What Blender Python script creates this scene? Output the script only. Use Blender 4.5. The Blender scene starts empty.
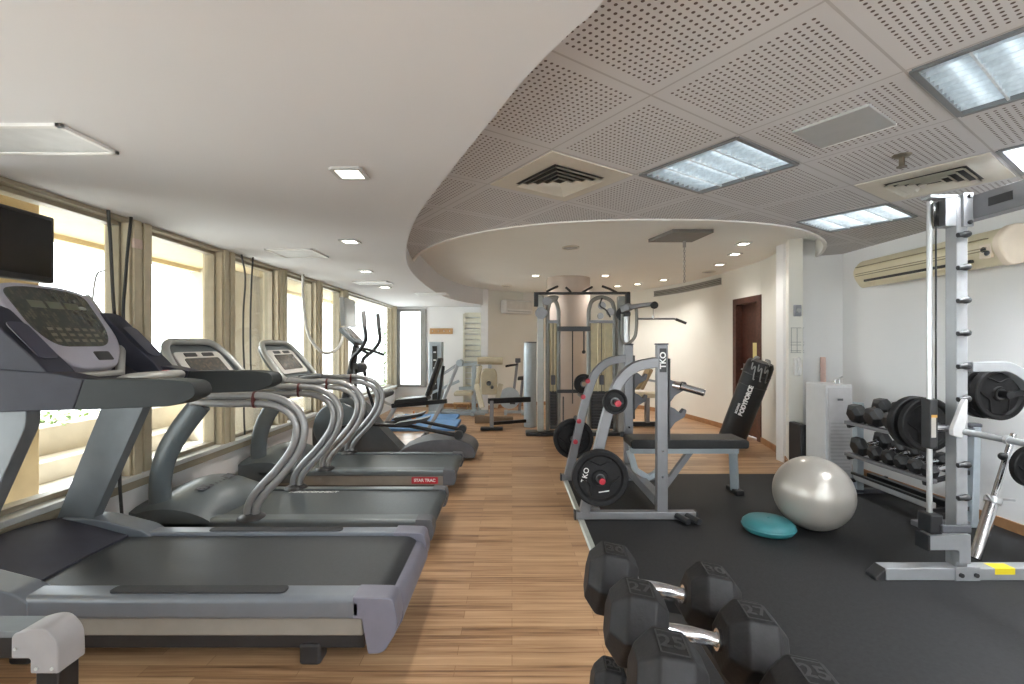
import bpy, bmesh, math, random
from mathutils import Vector, Matrix
from mathutils.geometry import tessellate_polygon
random.seed(7)
SC = bpy.context.scene
COL = SC.collection
PI = math.pi
H = 1.30                     # eye height

# ------------------------------------------------------------------ materials
MATS = {}
def mat(name, c, rough=.5, metal=0., var=.06, scale=14., bump=0., bscale=120., spec=.5, coat=0.):
    if name in MATS: return MATS[name]
    m = bpy.data.materials.new(name); m.use_nodes = True
    nt = m.node_tree; b = nt.nodes['Principled BSDF']
    tc = nt.nodes.new('ShaderNodeTexCoord')
    n = nt.nodes.new('ShaderNodeTexNoise'); n.inputs['Scale'].default_value = scale; n.inputs['Detail'].default_value = 3
    nt.links.new(tc.outputs['Object'], n.inputs['Vector'])
    r = nt.nodes.new('ShaderNodeValToRGB')
    r.color_ramp.elements[0].position = .3; r.color_ramp.elements[1].position = .7
    r.color_ramp.elements[0].color = (*[max(0, x*(1-var)) for x in c], 1)
    r.color_ramp.elements[1].color = (*[min(1, x*(1+var)) for x in c], 1)
    nt.links.new(n.outputs['Fac'], r.inputs['Fac']); nt.links.new(r.outputs['Color'], b.inputs['Base Color'])
    b.inputs['Roughness'].default_value = rough; b.inputs['Metallic'].default_value = metal
    b.inputs['Specular IOR Level'].default_value = spec
    b.inputs['Coat Weight'].default_value = coat
    if bump:
        n2 = nt.nodes.new('ShaderNodeTexNoise'); n2.inputs['Scale'].default_value = bscale
        nt.links.new(tc.outputs['Object'], n2.inputs['Vector'])
        bp = nt.nodes.new('ShaderNodeBump'); bp.inputs['Strength'].default_value = bump; bp.inputs['Distance'].default_value = .01
        nt.links.new(n2.outputs['Fac'], bp.inputs['Height']); nt.links.new(bp.outputs['Normal'], b.inputs['Normal'])
    MATS[name] = m
    return m
def emis(name, c, s):
    if name in MATS: return MATS[name]
    m = bpy.data.materials.new(name); m.use_nodes = True
    b = m.node_tree.nodes['Principled BSDF']
    b.inputs['Base Color'].default_value = (*c, 1)
    b.inputs['Emission Color'].default_value = (*c, 1); b.inputs['Emission Strength'].default_value = s
    MATS[name] = m
    return m
def math_node(nt, op, a, b=None):
    n = nt.nodes.new('ShaderNodeMath'); n.operation = op
    for i, v in enumerate((a, b)):
        if v is None: continue
        if isinstance(v, (int, float)): n.inputs[i].default_value = v
        else: nt.links.new(v, n.inputs[i])
    return n.outputs[0]

def floor_material():
    m = bpy.data.materials.new('oak_strip_floor'); m.use_nodes = True
    nt = m.node_tree; b = nt.nodes['Principled BSDF']; L = nt.links.new
    tc = nt.nodes.new('ShaderNodeTexCoord')
    br = nt.nodes.new('ShaderNodeTexBrick'); br.offset = .37
    br.inputs['Scale'].default_value = 1; br.inputs['Brick Width'].default_value = .62; br.inputs['Row Height'].default_value = .066
    br.inputs['Mortar Size'].default_value = .0012; br.inputs['Bias'].default_value = 0.0
    br.inputs['Color1'].default_value = (.0, .0, .0, 1); br.inputs['Color2'].default_value = (1, 1, 1, 1); br.inputs['Mortar'].default_value = (0, 0, 0, 1)
    L(tc.outputs['Object'], br.inputs['Vector'])
    mp = nt.nodes.new('ShaderNodeMapping'); mp.inputs['Scale'].default_value = (1.0, 34, 1); L(tc.outputs['Object'], mp.inputs['Vector'])
    g = nt.nodes.new('ShaderNodeTexNoise'); g.inputs['Scale'].default_value = 1.6; g.inputs['Detail'].default_value = 6; g.inputs['Roughness'].default_value = .62
    L(mp.outputs['Vector'], g.inputs['Vector'])
    mix = math_node(nt, 'ADD', math_node(nt, 'MULTIPLY', br.outputs['Color'], .20), math_node(nt, 'MULTIPLY', g.outputs['Fac'], .88))
    r = nt.nodes.new('ShaderNodeValToRGB'); cr = r.color_ramp
    cr.elements[0].position = .33; cr.elements[0].color = (.11, .052, .026, 1)
    cr.elements[1].position = .78; cr.elements[1].color = (.54, .36, .21, 1)
    e = cr.elements.new(.43); e.color = (.27, .15, .078, 1)
    e = cr.elements.new(.55); e.color = (.39, .235, .13, 1)
    L(mix, r.inputs['Fac'])
    mx = nt.nodes.new('ShaderNodeMixRGB'); mx.blend_type = 'MIX'; L(br.outputs['Fac'], mx.inputs['Fac'])
    L(r.outputs['Color'], mx.inputs['Color1']); mx.inputs['Color2'].default_value = (.22, .12, .06, 1)
    L(mx.outputs['Color'], b.inputs['Base Color'])
    b.inputs['Roughness'].default_value = .36
    b.inputs['Specular IOR Level'].default_value = .4
    return m

def tile_material():
    m = bpy.data.materials.new('perforated_ceiling_tile'); m.use_nodes = True
    nt = m.node_tree; b = nt.nodes['Principled BSDF']; L = nt.links.new
    uv = nt.nodes.new('ShaderNodeUVMap'); uv.uv_map = 'UVMap'
    sp = nt.nodes.new('ShaderNodeSeparateXYZ'); L(uv.outputs['UV'], sp.inputs[0])
    N = 20
    hole = []; inb = []; line = []
    for o in (sp.outputs[0], sp.outputs[1]):
        f = math_node(nt, 'FRACT', o)
        t = math_node(nt, 'MULTIPLY', math_node(nt, 'SUBTRACT', f, .07), N/.86)
        g = math_node(nt, 'SUBTRACT', math_node(nt, 'FRACT', t), .5)
        hole.append(math_node(nt, 'MULTIPLY', g, g))
        c = math_node(nt, 'ABSOLUTE', math_node(nt, 'SUBTRACT', f, .5))
        inb.append(math_node(nt, 'LESS_THAN', c, .43)); line.append(math_node(nt, 'GREATER_THAN', c, .4925))
    d = math_node(nt, 'LESS_THAN', math_node(nt, 'ADD', hole[0], hole[1]), .050)
    h = math_node(nt, 'MULTIPLY', d, math_node(nt, 'MULTIPLY', inb[0], inb[1]))
    ln = math_node(nt, 'MAXIMUM', line[0], line[1])
    m1 = nt.nodes.new('ShaderNodeMixRGB'); m1.inputs['Color1'].default_value = (.64, .63, .635, 1); m1.inputs['Color2'].default_value = (.13, .10, .09, 1); L(h, m1.inputs['Fac'])
    m2 = nt.nodes.new('ShaderNodeMixRGB'); m2.inputs['Color2'].default_value = (.48, .465, .46, 1); L(m1.outputs[0], m2.inputs['Color1']); L(ln, m2.inputs['Fac'])
    L(m2.outputs[0], b.inputs['Base Color']); b.inputs['Roughness'].default_value = .9
    bp = nt.nodes.new('ShaderNodeBump'); bp.inputs['Strength'].default_value = .5; bp.inputs['Distance'].default_value = .01
    L(math_node(nt, 'ADD', h, math_node(nt, 'MULTIPLY', ln, .5)), bp.inputs['Height']); L(bp.outputs['Normal'], b.inputs['Normal'])
    return m

def glass_material():
    m = bpy.data.materials.new('window_glass'); m.use_nodes = True
    nt = m.node_tree; nt.nodes.remove(nt.nodes['Principled BSDF'])
    out = nt.nodes['Material Output']
    t = nt.nodes.new('ShaderNodeBsdfTransparent'); t.inputs['Color'].default_value = (.96, .98, .97, 1)
    g = nt.nodes.new('ShaderNodeBsdfGlossy'); g.inputs['Roughness'].default_value = .02
    lw = nt.nodes.new('ShaderNodeLayerWeight'); lw.inputs['Blend'].default_value = .12
    mx = nt.nodes.new('ShaderNodeMixShader')
    f = math_node(nt, 'MULTIPLY', lw.outputs['Fresnel'], .55)
    nt.links.new(f, mx.inputs[0]); nt.links.new(t.outputs[0], mx.inputs[1]); nt.links.new(g.outputs[0], mx.inputs[2])
    nt.links.new(mx.outputs[0], out.inputs['Surface'])
    return m

def screen_material(name, base, keys, scale):
    m = bpy.data.materials.new(name); m.use_nodes = True
    nt = m.node_tree; b = nt.nodes['Principled BSDF']; L = nt.links.new
    tc = nt.nodes.new('ShaderNodeTexCoord')
    br = nt.nodes.new('ShaderNodeTexBrick'); br.inputs['Scale'].default_value = scale
    br.inputs['Color1'].default_value = (*base, 1); br.inputs['Color2'].default_value = (*keys, 1); br.inputs['Mortar'].default_value = (*base, 1)
    br.inputs['Mortar Size'].default_value = .03; br.inputs['Bias'].default_value = -.35
    L(tc.outputs['Generated'], br.inputs['Vector']); L(br.outputs['Color'], b.inputs['Base Color'])
    b.inputs['Roughness'].default_value = .22
    return m

M_FLOOR = floor_material(); M_TILE = tile_material(); M_GLASS = glass_material()
WHITE = mat('wall_paint', (.83, .83, .835), .85, var=.015, scale=2)
CREAMW = mat('cream_wall_paint', (.80, .79, .735), .85, var=.02, scale=2)
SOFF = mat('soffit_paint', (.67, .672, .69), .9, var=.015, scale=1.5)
RUBBER = mat('black_rubber_mat', (.015, .015, .016), .60, var=.25, scale=60, bump=.15, bscale=260, spec=.3)
ALU = mat('brushed_aluminium', (.62, .63, .64), .35, .9, var=.04)
GREYMET = mat('silver_grey_paint', (.21, .21, .222), .40, .5, var=.05)
LTMET = mat('pale_silver_paint', (.36, .37, .385), .40, .45, var=.05)
BLUEMET = mat('pale_blue_grey_paint', (.40, .45, .49), .42, .3, var=.05)
CHROME = mat('chrome', (.62, .62, .64), .16, 1., var=.02)
BLACK = mat('black_plastic', (.018, .018, .020), .45, var=.2)
BLKMET = mat('black_metal', (.022, .022, .024), .35, .4, var=.2)
BLKRUB = mat('black_rubber', (.011, .0105, .0115), .58, var=.3, scale=40, bump=.08, spec=.28)
VINYL = mat('black_vinyl', (.014, .014, .015), .42, var=.15, scale=30, bump=.05, spec=.35)
DKGREY = mat('dark_grey_plastic', (.085, .088, .10), .48, var=.1)
NAVYGR = mat('blue_grey_plastic', (.034, .035, .048), .6, var=.08, spec=.2)
MIDGR = mat('mid_grey_plastic', (.135, .15, .163), .45, .2, var=.06)
RAILGR = mat('rail_grey_blue', (.14, .157, .185), .36, .3, var=.05)
ENDLAV = mat('lavender_grey_plastic', (.145, .145, .185), .42, .1, var=.05)
LAV = mat('console_lavender', (.36, .35, .41), .38, var=.03)
SILVPL = mat('silver_plastic', (.44, .44, .42), .34, .35, var=.04)
SKIRT = mat('warm_grey_skirt', (.205, .19, .17), .45, var=.05)
BELT = mat('treadmill_belt', (.022, .025, .029), .46, var=.12, scale=50, bump=.06, bscale=300, spec=.4)
BELT2 = mat('grey_green_belt', (.040, .050, .056), .38, var=.12, scale=50, bump=.06, bscale=300, spec=.45)
HOOD2 = mat('grey_green_hood', (.10, .117, .126), .36, .15, var=.05)
HANDGR = mat('handle_grip_grey', (.024, .028, .030), .6, var=.1, spec=.25)
RED = mat('red_plastic', (.42, .022, .04), .4, var=.1)
WHITEP = mat('white_plastic', (.78, .78, .77), .4, var=.02)
CABW = mat('cabinet_white', (.66, .67, .68), .4, var=.02)
CREAMP = mat('aged_cream_plastic', (.74, .66, .47), .45, var=.04, scale=6)
CREAMCAP = mat('cream_end_cap', (.80, .69, .56), .5, var=.03)
DARKSLOT = mat('dark_slot', (.03, .028, .025), .7)
BEIGEPAD = mat('beige_vinyl', (.50, .44, .31), .5, var=.06)
TANPAD = mat('tan_vinyl', (.33, .24, .13), .5, var=.06)
YELROD = mat('aged_yellow_cover', (.76, .67, .43), .4, var=.08)
WOODDK = mat('dark_door_wood', (.075, .026, .018), .42, var=.25, scale=22)
WOODFR = mat('door_frame_wood', (.085, .032, .022), .42, var=.25, scale=22)
WOODLT = mat('light_wood', (.50, .29, .13), .5, var=.12)
BASEW = mat('baseboard_wood', (.36, .19, .09), .5, var=.15)
PILLARM = mat('beige_window_frame', (.52, .45, .32), .5, .05, var=.06)
FRAMEDK = mat('bronze_window_frame', (.33, .29, .215), .45, .2, var=.06)
FRAMEGR = mat('grey_window_frame', (.30, .30, .29), .45, .3, var=.06)
COLM = mat('column_plaster', (.52, .44, .39), .8, var=.04, scale=3)
BLUEMAT = mat('blue_foam', (.12, .26, .50), .75, var=.08)
TEAL = mat('teal_rubber', (.030, .165, .185), .45, var=.06, bump=.04)
BALLM = mat('pearl_silver_vinyl', (.46, .43, .39), .30, .35, var=.03, scale=5)
SIGNY = mat('yellow_paper', (.72, .62, .28), .7, var=.03)
LETTW = mat('white_lettering', (.80, .80, .80), .5, var=.02)
LETTG = mat('grey_lettering', (.024, .024, .025), .5, var=.05)
GRILLE = mat('grey_metal_grille', (.40, .39, .37), .5, .2, var=.05)
VENTW = mat('vent_cream', (.66, .62, .54), .5, var=.03)
PANELG = mat('grey_ceiling_panel', (.42, .43, .43), .6, var=.03)
STONE = mat('sandstone', (.50, .38, .22), .8, var=.12, scale=5, bump=.2, bscale=30)
STONEW = mat('pale_sandstone', (.46, .41, .33), .8, var=.08, scale=5)
CANOPY = mat('canopy_plaster', (.55, .44, .26), .85, var=.05, scale=3)
TERR = mat('terrace_paving', (.66, .65, .63), .8, var=.08, scale=4)
LEAF = mat('planter_leaves', (.16, .26, .07), .6, var=.4, scale=30)
SCREENM = screen_material('treadmill_display', (.030, .034, .028), (.12, .11, .075), 7)
SCREEN2 = screen_material('console_display', (.07, .065, .055), (.20, .14, .11), 5)
TVM = mat('tv_screen', (.008, .008, .009), .12, var=.1)
PINK = mat('pale_pink_plastic', (.72, .50, .44), .5, var=.03)

# ------------------------------------------------------------------ mesh builder
def V(*a): return Vector(a)
class MB:
    def __init__(s): s.bm = bmesh.new()
    def raw(s, vs, fs):
        v = [s.bm.verts.new(p) for p in vs]
        for f in fs:
            try: s.bm.faces.new([v[i] for i in f])
            except ValueError: pass
        return s
    def box(s, x0, x1, y0, y1, z0, z1):
        vs = [(x, y, z) for x in (x0, x1) for y in (y0, y1) for z in (z0, z1)]
        return s.raw(vs, [(0,1,3,2),(4,6,7,5),(0,4,5,1),(2,3,7,6),(0,2,6,4),(1,5,7,3)])
    def bar(s, p0, p1, w, h, up=(0, 0, 1), w2=None, h2=None):
        p0, p1 = Vector(p0), Vector(p1); d = (p1-p0).normalized(); u = Vector(up)
        if abs(d.dot(u)) > .99: u = V(1, 0, 0)
        a = d.cross(u).normalized(); b = a.cross(d).normalized()
        w2 = w if w2 is None else w2; h2 = h if h2 is None else h2
        vs = []
        for p, ww, hh in ((p0, w, h), (p1, w2, h2)):
            for i, j in ((-1,-1),(1,-1),(1,1),(-1,1)): vs.append(p + a*i*ww/2 + b*j*hh/2)
        return s.raw(vs, [(3,2,1,0),(4,5,6,7),(0,1,5,4),(1,2,6,5),(2,3,7,6),(3,0,4,7)])
    def tube(s, pts, r, n=12, closed=False, sx=1., sy=1., up=None):
        pts = [Vector(p) for p in pts]; N = len(pts)
        rs = r if isinstance(r, (list, tuple)) else [r]*N
        T = []
        for i in range(N):
            if closed: t = pts[(i+1) % N]-pts[i-1]
            else: t = pts[min(i+1, N-1)]-pts[max(i-1, 0)]
            T.append(t.normalized())
        u = Vector(up) if up else (V(0, 0, 1) if abs(T[0].z) < .9 else V(0, 1, 0))
        a = (u - T[0]*u.dot(T[0])).normalized()
        rings = []
        for i in range(N):
            a = (a - T[i]*a.dot(T[i])).normalized(); b = T[i].cross(a)
            rings.append([s.bm.verts.new(pts[i] + (a*math.cos(2*PI*k/n)*sx + b*math.sin(2*PI*k/n)*sy)*rs[i]) for k in range(n)])
        for i in range(N if closed else N-1):
            A, B = rings[i], rings[(i+1) % N]
            for k in range(n): s.bm.faces.new((A[k], A[(k+1) % n], B[(k+1) % n], B[k]))
        if not closed:
            s.bm.faces.new(rings[0][::-1]); s.bm.faces.new(rings[-1])
        return s
    def sqtube(s, pts, w, h, up):
        """square-section tube along a path lying in a plane with normal `up`"""
        pts = [Vector(p) for p in pts]; N = len(pts); u = Vector(up).normalized(); rings = []
        for i in range(N):
            t = (pts[min(i+1, N-1)]-pts[max(i-1, 0)]).normalized(); a = t.cross(u).normalized()
            rings.append([s.bm.verts.new(pts[i]+a*i2*w/2+u*j2*h/2) for i2, j2 in ((-1,-1),(1,-1),(1,1),(-1,1))])
        for A, B in zip(rings, rings[1:]):
            for k in range(4): s.bm.faces.new((A[k], A[(k+1) % 4], B[(k+1) % 4], B[k]))
        s.bm.faces.new(rings[0][::-1]); s.bm.faces.new(rings[-1])
        return s
    def cyl(s, p0, p1, r, n=24, r2=None): return s.tube([p0, p1], [r, r if r2 is None else r2], n)
    def prism(s, poly, axis, a, b):
        f = {'x': lambda p, t: (t, p[0], p[1]), 'y': lambda p, t: (p[0], t, p[1]), 'z': lambda p, t: (p[0], p[1], t)}[axis]
        n = len(poly)
        vs = [f(p, a) for p in poly]+[f(p, b) for p in poly]
        return s.raw(vs, [tuple(range(n))[::-1], tuple(range(n, 2*n))]+[(i, (i+1) % n, n+(i+1) % n, n+i) for i in range(n)])
    def plate(s, poly, o, ux, uy, t):
        """extruded outline in the plane o + x*ux + y*uy, thickness t along the normal"""
        o, ux, uy = Vector(o), Vector(ux).normalized(), Vector(uy).normalized(); nn = ux.cross(uy)
        n = len(poly)
        vs = [o+ux*p[0]+uy*p[1] for p in poly]; vs += [v+nn*t for v in vs]
        return s.raw(vs, [tuple(range(n))[::-1], tuple(range(n, 2*n))]+[(i, (i+1) % n, n+(i+1) % n, n+i) for i in range(n)])
    def lathe(s, prof, o=(0, 0, 0), axis=(0, 0, 1), n=40, close=False):
        o = Vector(o); d = Vector(axis).normalized(); u = V(1, 0, 0) if abs(d.x) < .9 else V(0, 1, 0)
        a = (u-d*u.dot(d)).normalized(); b = d.cross(a)
        rings = []
        for r, h in prof:
            if r < 1e-6: rings.append([s.bm.verts.new(o+d*h)])
            else: rings.append([s.bm.verts.new(o+d*h+(a*math.cos(2*PI*k/n)+b*math.sin(2*PI*k/n))*r) for k in range(n)])
        pr = list(zip(rings, rings[1:]))
        if close: pr.append((rings[-1], rings[0]))
        for A, B in pr:
            for k in range(n):
                q = (k+1) % n
                if len(A) == 1 and len(B) == 1: continue
                if len(A) == 1: s.bm.faces.new((A[0], B[q], B[k]))
                elif len(B) == 1: s.bm.faces.new((A[k], A[q], B[0]))
                else: s.bm.faces.new((A[k], A[q], B[q], B[k]))
        return s
    def ball(s, c, r, n=24):
        return s.lathe([(r*math.sin(PI*i/(n//2))if 0 < i < n//2 else 0, -r*math.cos(PI*i/(n//2))) for i in range(n//2+1)], c, n=n)
def catmull(P, k=8):
    P = [Vector(p) for p in P]; out = []
    Q = [P[0]*2-P[1]]+P+[P[-1]*2-P[-2]]
    for i in range(1, len(Q)-2):
        a, b, c, d = Q[i-1:i+3]
        for j in range(k):
            t = j/k
            out.append(.5*((2*b)+(-a+c)*t+(2*a-5*b+4*c-d)*t*t+(-a+3*b-3*c+d)*t**3))
    return out+[P[-1]]
def rpoly(P, r, k=5):
    """polygon with rounded corners"""
    out = []; n = len(P); rs = r if isinstance(r, (list, tuple)) else [r]*n
    for i in range(n):
        p, a, b = Vector(P[i]), Vector(P[i-1]), Vector(P[(i+1) % n]); rr = rs[i]
        if rr <= 0: out.append(tuple(p)); continue
        da, db = (a-p), (b-p); q = min(rr, da.length*.49, db.length*.49)
        A, B = p+da.normalized()*q, p+db.normalized()*q
        for j in range(k+1):
            t = j/k; out.append(tuple(A*(1-t)**2+p*2*t*(1-t)+B*t*t))
    return out
def circ(cx, cy, r, n=32, a0=0, a1=2*PI): return [(cx+r*math.cos(a0+(a1-a0)*i/n), cy+r*math.sin(a0+(a1-a0)*i/n)) for i in range(n if a1-a0 > 6.28 else n+1)]

def rootloc(p):
    v = Vector((0, 0, 0))
    while p is not None: v = v+p.location; p = p.parent
    return v
def obj(name, mb, m, parent=None, bevel=0., angle=40, origin=None, kind=None, flat=False):
    bm = mb.bm if isinstance(mb, MB) else mb
    bmesh.ops.recalc_face_normals(bm, faces=bm.faces[:])
    off = rootloc(parent) if parent is not None else (Vector(origin) if origin else Vector((0, 0, 0)))
    if off.length: bmesh.ops.translate(bm, verts=bm.verts[:], vec=-off)
    me = bpy.data.meshes.new(name); bm.to_mesh(me); bm.free()
    if not flat:
        me.shade_smooth(); me.set_sharp_from_angle(angle=math.radians(angle))
    o = bpy.data.objects.new(name, me); COL.objects.link(o); me.materials.append(m)
    if parent is not None: o.parent = parent
    elif origin: o.location = origin
    if bevel:
        b = o.modifiers.new('bevel', 'BEVEL'); b.width = bevel; b.segments = 2; b.limit_method = 'ANGLE'; b.angle_limit = math.radians(35); b.harden_normals = True
    if kind: o['kind'] = kind
    return o
def tag(o, label, cat, group=None):
    o['label'] = label; o['category'] = cat
    if group: o['group'] = group
    return o
def thing(name, label, cat, loc, group=None):
    o = bpy.data.objects.new(name, None); COL.objects.link(o); o.location = loc; o.empty_display_size = .1
    return tag(o, label, cat, group)
def struct(name, mb, m, **k): return obj(name, mb, m, kind='structure', **k)
def kids(o): return [c for c in bpy.data.objects if c.parent == o]
def dup(o, loc, label=None, rot=None):
    c = o.copy(); COL.objects.link(c); c.location = loc
    if rot is not None: c.rotation_euler = rot
    if label: c['label'] = label
    for a in kids(o):
        b = a.copy(); COL.objects.link(b); b.parent = c
        for d in kids(a):
            e = d.copy(); COL.objects.link(e); e.parent = b
    return c
def text(name, body, size, o, ux, uy, m, parent, ext=.0006, align='CENTER', bold=0.):
    cu = bpy.data.curves.new(name, 'FONT'); cu.body = body; cu.size = size; cu.extrude = ext; cu.align_x = align; cu.align_y = 'CENTER'; cu.offset = bold
    t = bpy.data.objects.new(name, cu); COL.objects.link(t)
    dg = bpy.context.evaluated_depsgraph_get()
    me = bpy.data.meshes.new_from_object(t.evaluated_get(dg))
    bpy.data.objects.remove(t)
    ux, uy = Vector(ux).normalized(), Vector(uy).normalized(); nn = ux.cross(uy)
    R = Matrix((ux, uy, nn)).transposed().to_4x4(); R.translation = Vector(o)-(rootloc(parent) if parent else Vector((0, 0, 0)))
    me.transform(R); me.name = name; me.materials.clear(); me.materials.append(m)
    ob = bpy.data.objects.new(name, me); COL.objects.link(ob)
    if parent: ob.parent = parent
    return ob

# ------------------------------------------------------------------ the room
WX = -2.45                                   # window wall
RX = 3.47                                    # opposite wall
ZT, ZR, ZS = 2.255, 2.42, 2.10               # tile ceiling, round recess, soffit
YB, YF = -2.6, 9.9
wall_pts = [(2.93, 5.0), (3.1, 5.4), (3.24, 5.85), (3.325, 6.3), (3.30, 7.0), (3.27, 7.5), (3.1, 8.45), (2.85, 9.15), (2.5, 9.75), (2.0, 10.15), (1.4, 10.32), (.8, 10.28), (.2, 10.05), (-.52, 9.55)]
seg1 = [tuple(v) for v in catmull([Vector((*p, 0)) for p in wall_pts[:4]], 6)]
seg2 = [tuple(v) for v in catmull([Vector((*p, 0)) for p in wall_pts[4:]], 6)]
def curtain(mb, pts, z0, z1, t):
    """wall of thickness t along plan points, thickened to the outer side"""
    P = [Vector((p[0], p[1])) for p in pts]; n = len(P); O = []
    for i in range(n):
        d = (P[min(i+1, n-1)]-P[max(i-1, 0)]).normalized(); O.append(P[i]+Vector((d.y, -d.x))*t)
    for i in range(n-1):
        a, b, c, d = P[i], P[i+1], O[i+1], O[i]
        vs = [(q.x, q.y, z) for z in (z0, z1) for q in (a, b, c, d)]
        mb.raw(vs, [(0,1,5,4),(2,3,7,6),(0,4,7,3) if i == 0 else (0,1,5,4), (1,2,6,5) if i == n-2 else (2,3,7,6), (4,5,6,7), (0,3,2,1)])
    return mb

struct('floor', MB().box(-2.6, 3.7, YB-.1, 10.6, -.1, 0), M_FLOOR)
# curved wall with its door opening
w = MB(); curtain(w, seg1, 0, 2.5, .13); curtain(w, seg2, 0, 2.5, .13); curtain(w, [wall_pts[3], wall_pts[4]], 1.95, 2.5, .13)
bmesh.ops.remove_doubles(w.bm, verts=w.bm.verts[:], dist=1e-5)
struct('wall_back', w, CREAMW, angle=30)
# corner return and end wall beside the windows
struct('wall_corner', MB().box(-.62, -.48, 9.45, 10.1, 0, 2.5), WHITE)
ew = MB().box(-1.80, -.55, YF, YF+.14, 0, 2.2).box(-2.6, -1.80, YF, YF+.14, 0, .42).box(-2.6, -1.80, YF, YF+.14, 2.05, 2.2).box(-2.6, -2.40, YF, YF+.14, .42, 2.05)
struct('wall_end', ew, WHITE)
struct('wall_right', MB().prism([(RX, YB), (RX, 4.95), (3.0, 5.22), (3.0, 5.36), (RX+.16, 5.1), (RX+.16, YB)], 'z', 0, 2.5), WHITE)
wr = MB().box(-2.6, 3.63, YB-.12, YB, 0, .35).box(-2.6, 3.63, YB-.12, YB, 2.1, 2.5)
wr.box(-2.6, -.47, YB-.12, YB, .35, 2.1)
for x in (1.1, 3.2): wr.box(x, x+.28, YB-.12, YB, .35, 2.1)
struct('wall_rear', wr, WHITE)
for k, x in enumerate((-.47, 1.38)):  # unseen windows, added to let daylight in from behind the viewer
    wn = struct('window_added_rear_%d' % (k+1), MB().box(x, x+.05, YB-.09, YB-.03, .35, 2.1).box(x+1.52+.25, x+1.57+.25, YB-.09, YB-.03, .35, 2.1).box(x, x+1.82, YB-.09, YB-.03, .35, .40).box(x, x+1.82, YB-.09, YB-.03, 2.05, 2.1), FRAMEDK, origin=(x, YB, .35))
    obj('pane', MB().box(x+.04, x+1.60, YB-.064, YB-.058, .39, 2.06), M_GLASS, wn)
# baseboards
def inset(pts, d):
    out = []; n = len(pts)
    for i in range(n):
        a, b = Vector(pts[max(i-1, 0)][:2]), Vector(pts[min(i+1, n-1)][:2]); t = (b-a).normalized()
        out.append((pts[i][0]-t.y*d, pts[i][1]+t.x*d))
    return out
struct('baseboard_back', curtain(MB(), inset(seg2, .014), 0, .075, .014), BASEW)
struct('baseboard_door_side', curtain(MB(), inset(seg1, .014), 0, .075, .014), BASEW)
struct('baseboard_right', MB().box(RX-.015, RX, YB, 4.9, 0, .08), BASEW)
struct('baseboard_end', MB().box(-1.8, -.62, YF-.015, YF, 0, .075), BASEW)

# ceiling: tiles set on the diagonal, with a raised round recess and holes for the lamps
TH = math.radians(34.2); TS = .602; TO = Vector((.532, 1.805))
tu = Vector((math.cos(TH), math.sin(TH))); tv = Vector((-math.sin(TH), math.cos(TH)))
def tile(i, j): return TO+tu*(i*TS)+tv*(j*TS)
def recess(n=96):
    out = []
    for k in range(n):
        a = 2*PI*k/n; c, s = math.cos(a), math.sin(a)
        out.append((1.12+2.40*math.copysign(abs(c)**(2/2.4), c), 6.9+3.30*math.copysign(abs(s)**(2/2.4), s)))
    return out
REC = recess()
LAMPS = [(1, 0), (1, -2), (4, 0), (3, -2), (-1, -5), (1, -4), (-2, -6)]  # last three are unseen, added to brighten the room
def cell(i, j, m=0.): return [tile(i+m, j+m), tile(i+1-m, j+m), tile(i+1-m, j+1-m), tile(i+m, j+1-m)]
def slab(name, outer, holes, z, m):
    loops = [[Vector((*p, 0)) for p in outer]]+[[Vector((*p, 0)) for p in h] for h in holes]
    tr = tessellate_polygon(loops); flat = [p for l in loops for p in l]
    bm = bmesh.new(); vs = [bm.verts.new((p.x, p.y, z)) for p in flat]
    for t in tr:
        try: bm.faces.new([vs[i] for i in t])
        except ValueError: pass
    for f in bm.faces:
        if f.normal.z > 0: f.normal_flip()
    uvl = bm.loops.layers.uv.new('UVMap')
    for f in bm.faces:
        f.normal_update()
        if f.normal.z > 0: f.normal_flip()
        for l in f.loops:
            d = Vector((l.vert.co.x, l.vert.co.y))-TO; l[uvl].uv = (d.dot(tu)/TS, d.dot(tv)/TS)
    me = bpy.data.meshes.new(name); bm.to_mesh(me); bm.free(); me.materials.append(m)
    o = bpy.data.objects.new(name, me); COL.objects.link(o); o['kind'] = 'structure'
    return o
slab('ceiling_tiles', [(-2.6, YB), (3.63, YB), (3.63, 10.6), (-2.6, 10.6)], [REC]+[cell(i, j, .03) for i, j in LAMPS], ZT, M_TILE)
slab('ceiling_recess', [(-2.6, 3.4), (3.63, 3.4), (3.63, 10.6), (-2.6, 10.6)], [], ZR, mat('recess_paint', (.85, .85, .81), .9, var=.015, scale=1.5))
# recess face with a small plaster lip
rf = MB(); n = len(REC)
for k in range(n):
    a, b = REC[k], REC[(k+1) % n]
    rf.raw([(*a, ZT-.012), (*b, ZT-.012), (*b, ZR), (*a, ZR)], [(0, 1, 2, 3)])
    d = Vector(a)-Vector((1.12, 6.9)); d2 = Vector(b)-Vector((1.12, 6.9))
    a2, b2 = Vector(a)+d.normalized()*.03, Vector(b)+d2.normalized()*.03
    rf.raw([(*a, ZT-.012), (*b, ZT-.012), (*b2, ZT-.012), (*a2, ZT-.012)], [(0, 1, 2, 3)])
    rf.raw([(*b2, ZT-.012), (*a2, ZT-.012), (*a2, ZT+.01), (*b2, ZT+.01)], [(0, 1, 2, 3)])
bmesh.ops.remove_doubles(rf.bm, verts=rf.bm.verts[:], dist=1e-5)
struct('trim_recess', rf, mat('recess_lip', (.85, .83, .80), .8, var=.01), angle=50)
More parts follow.
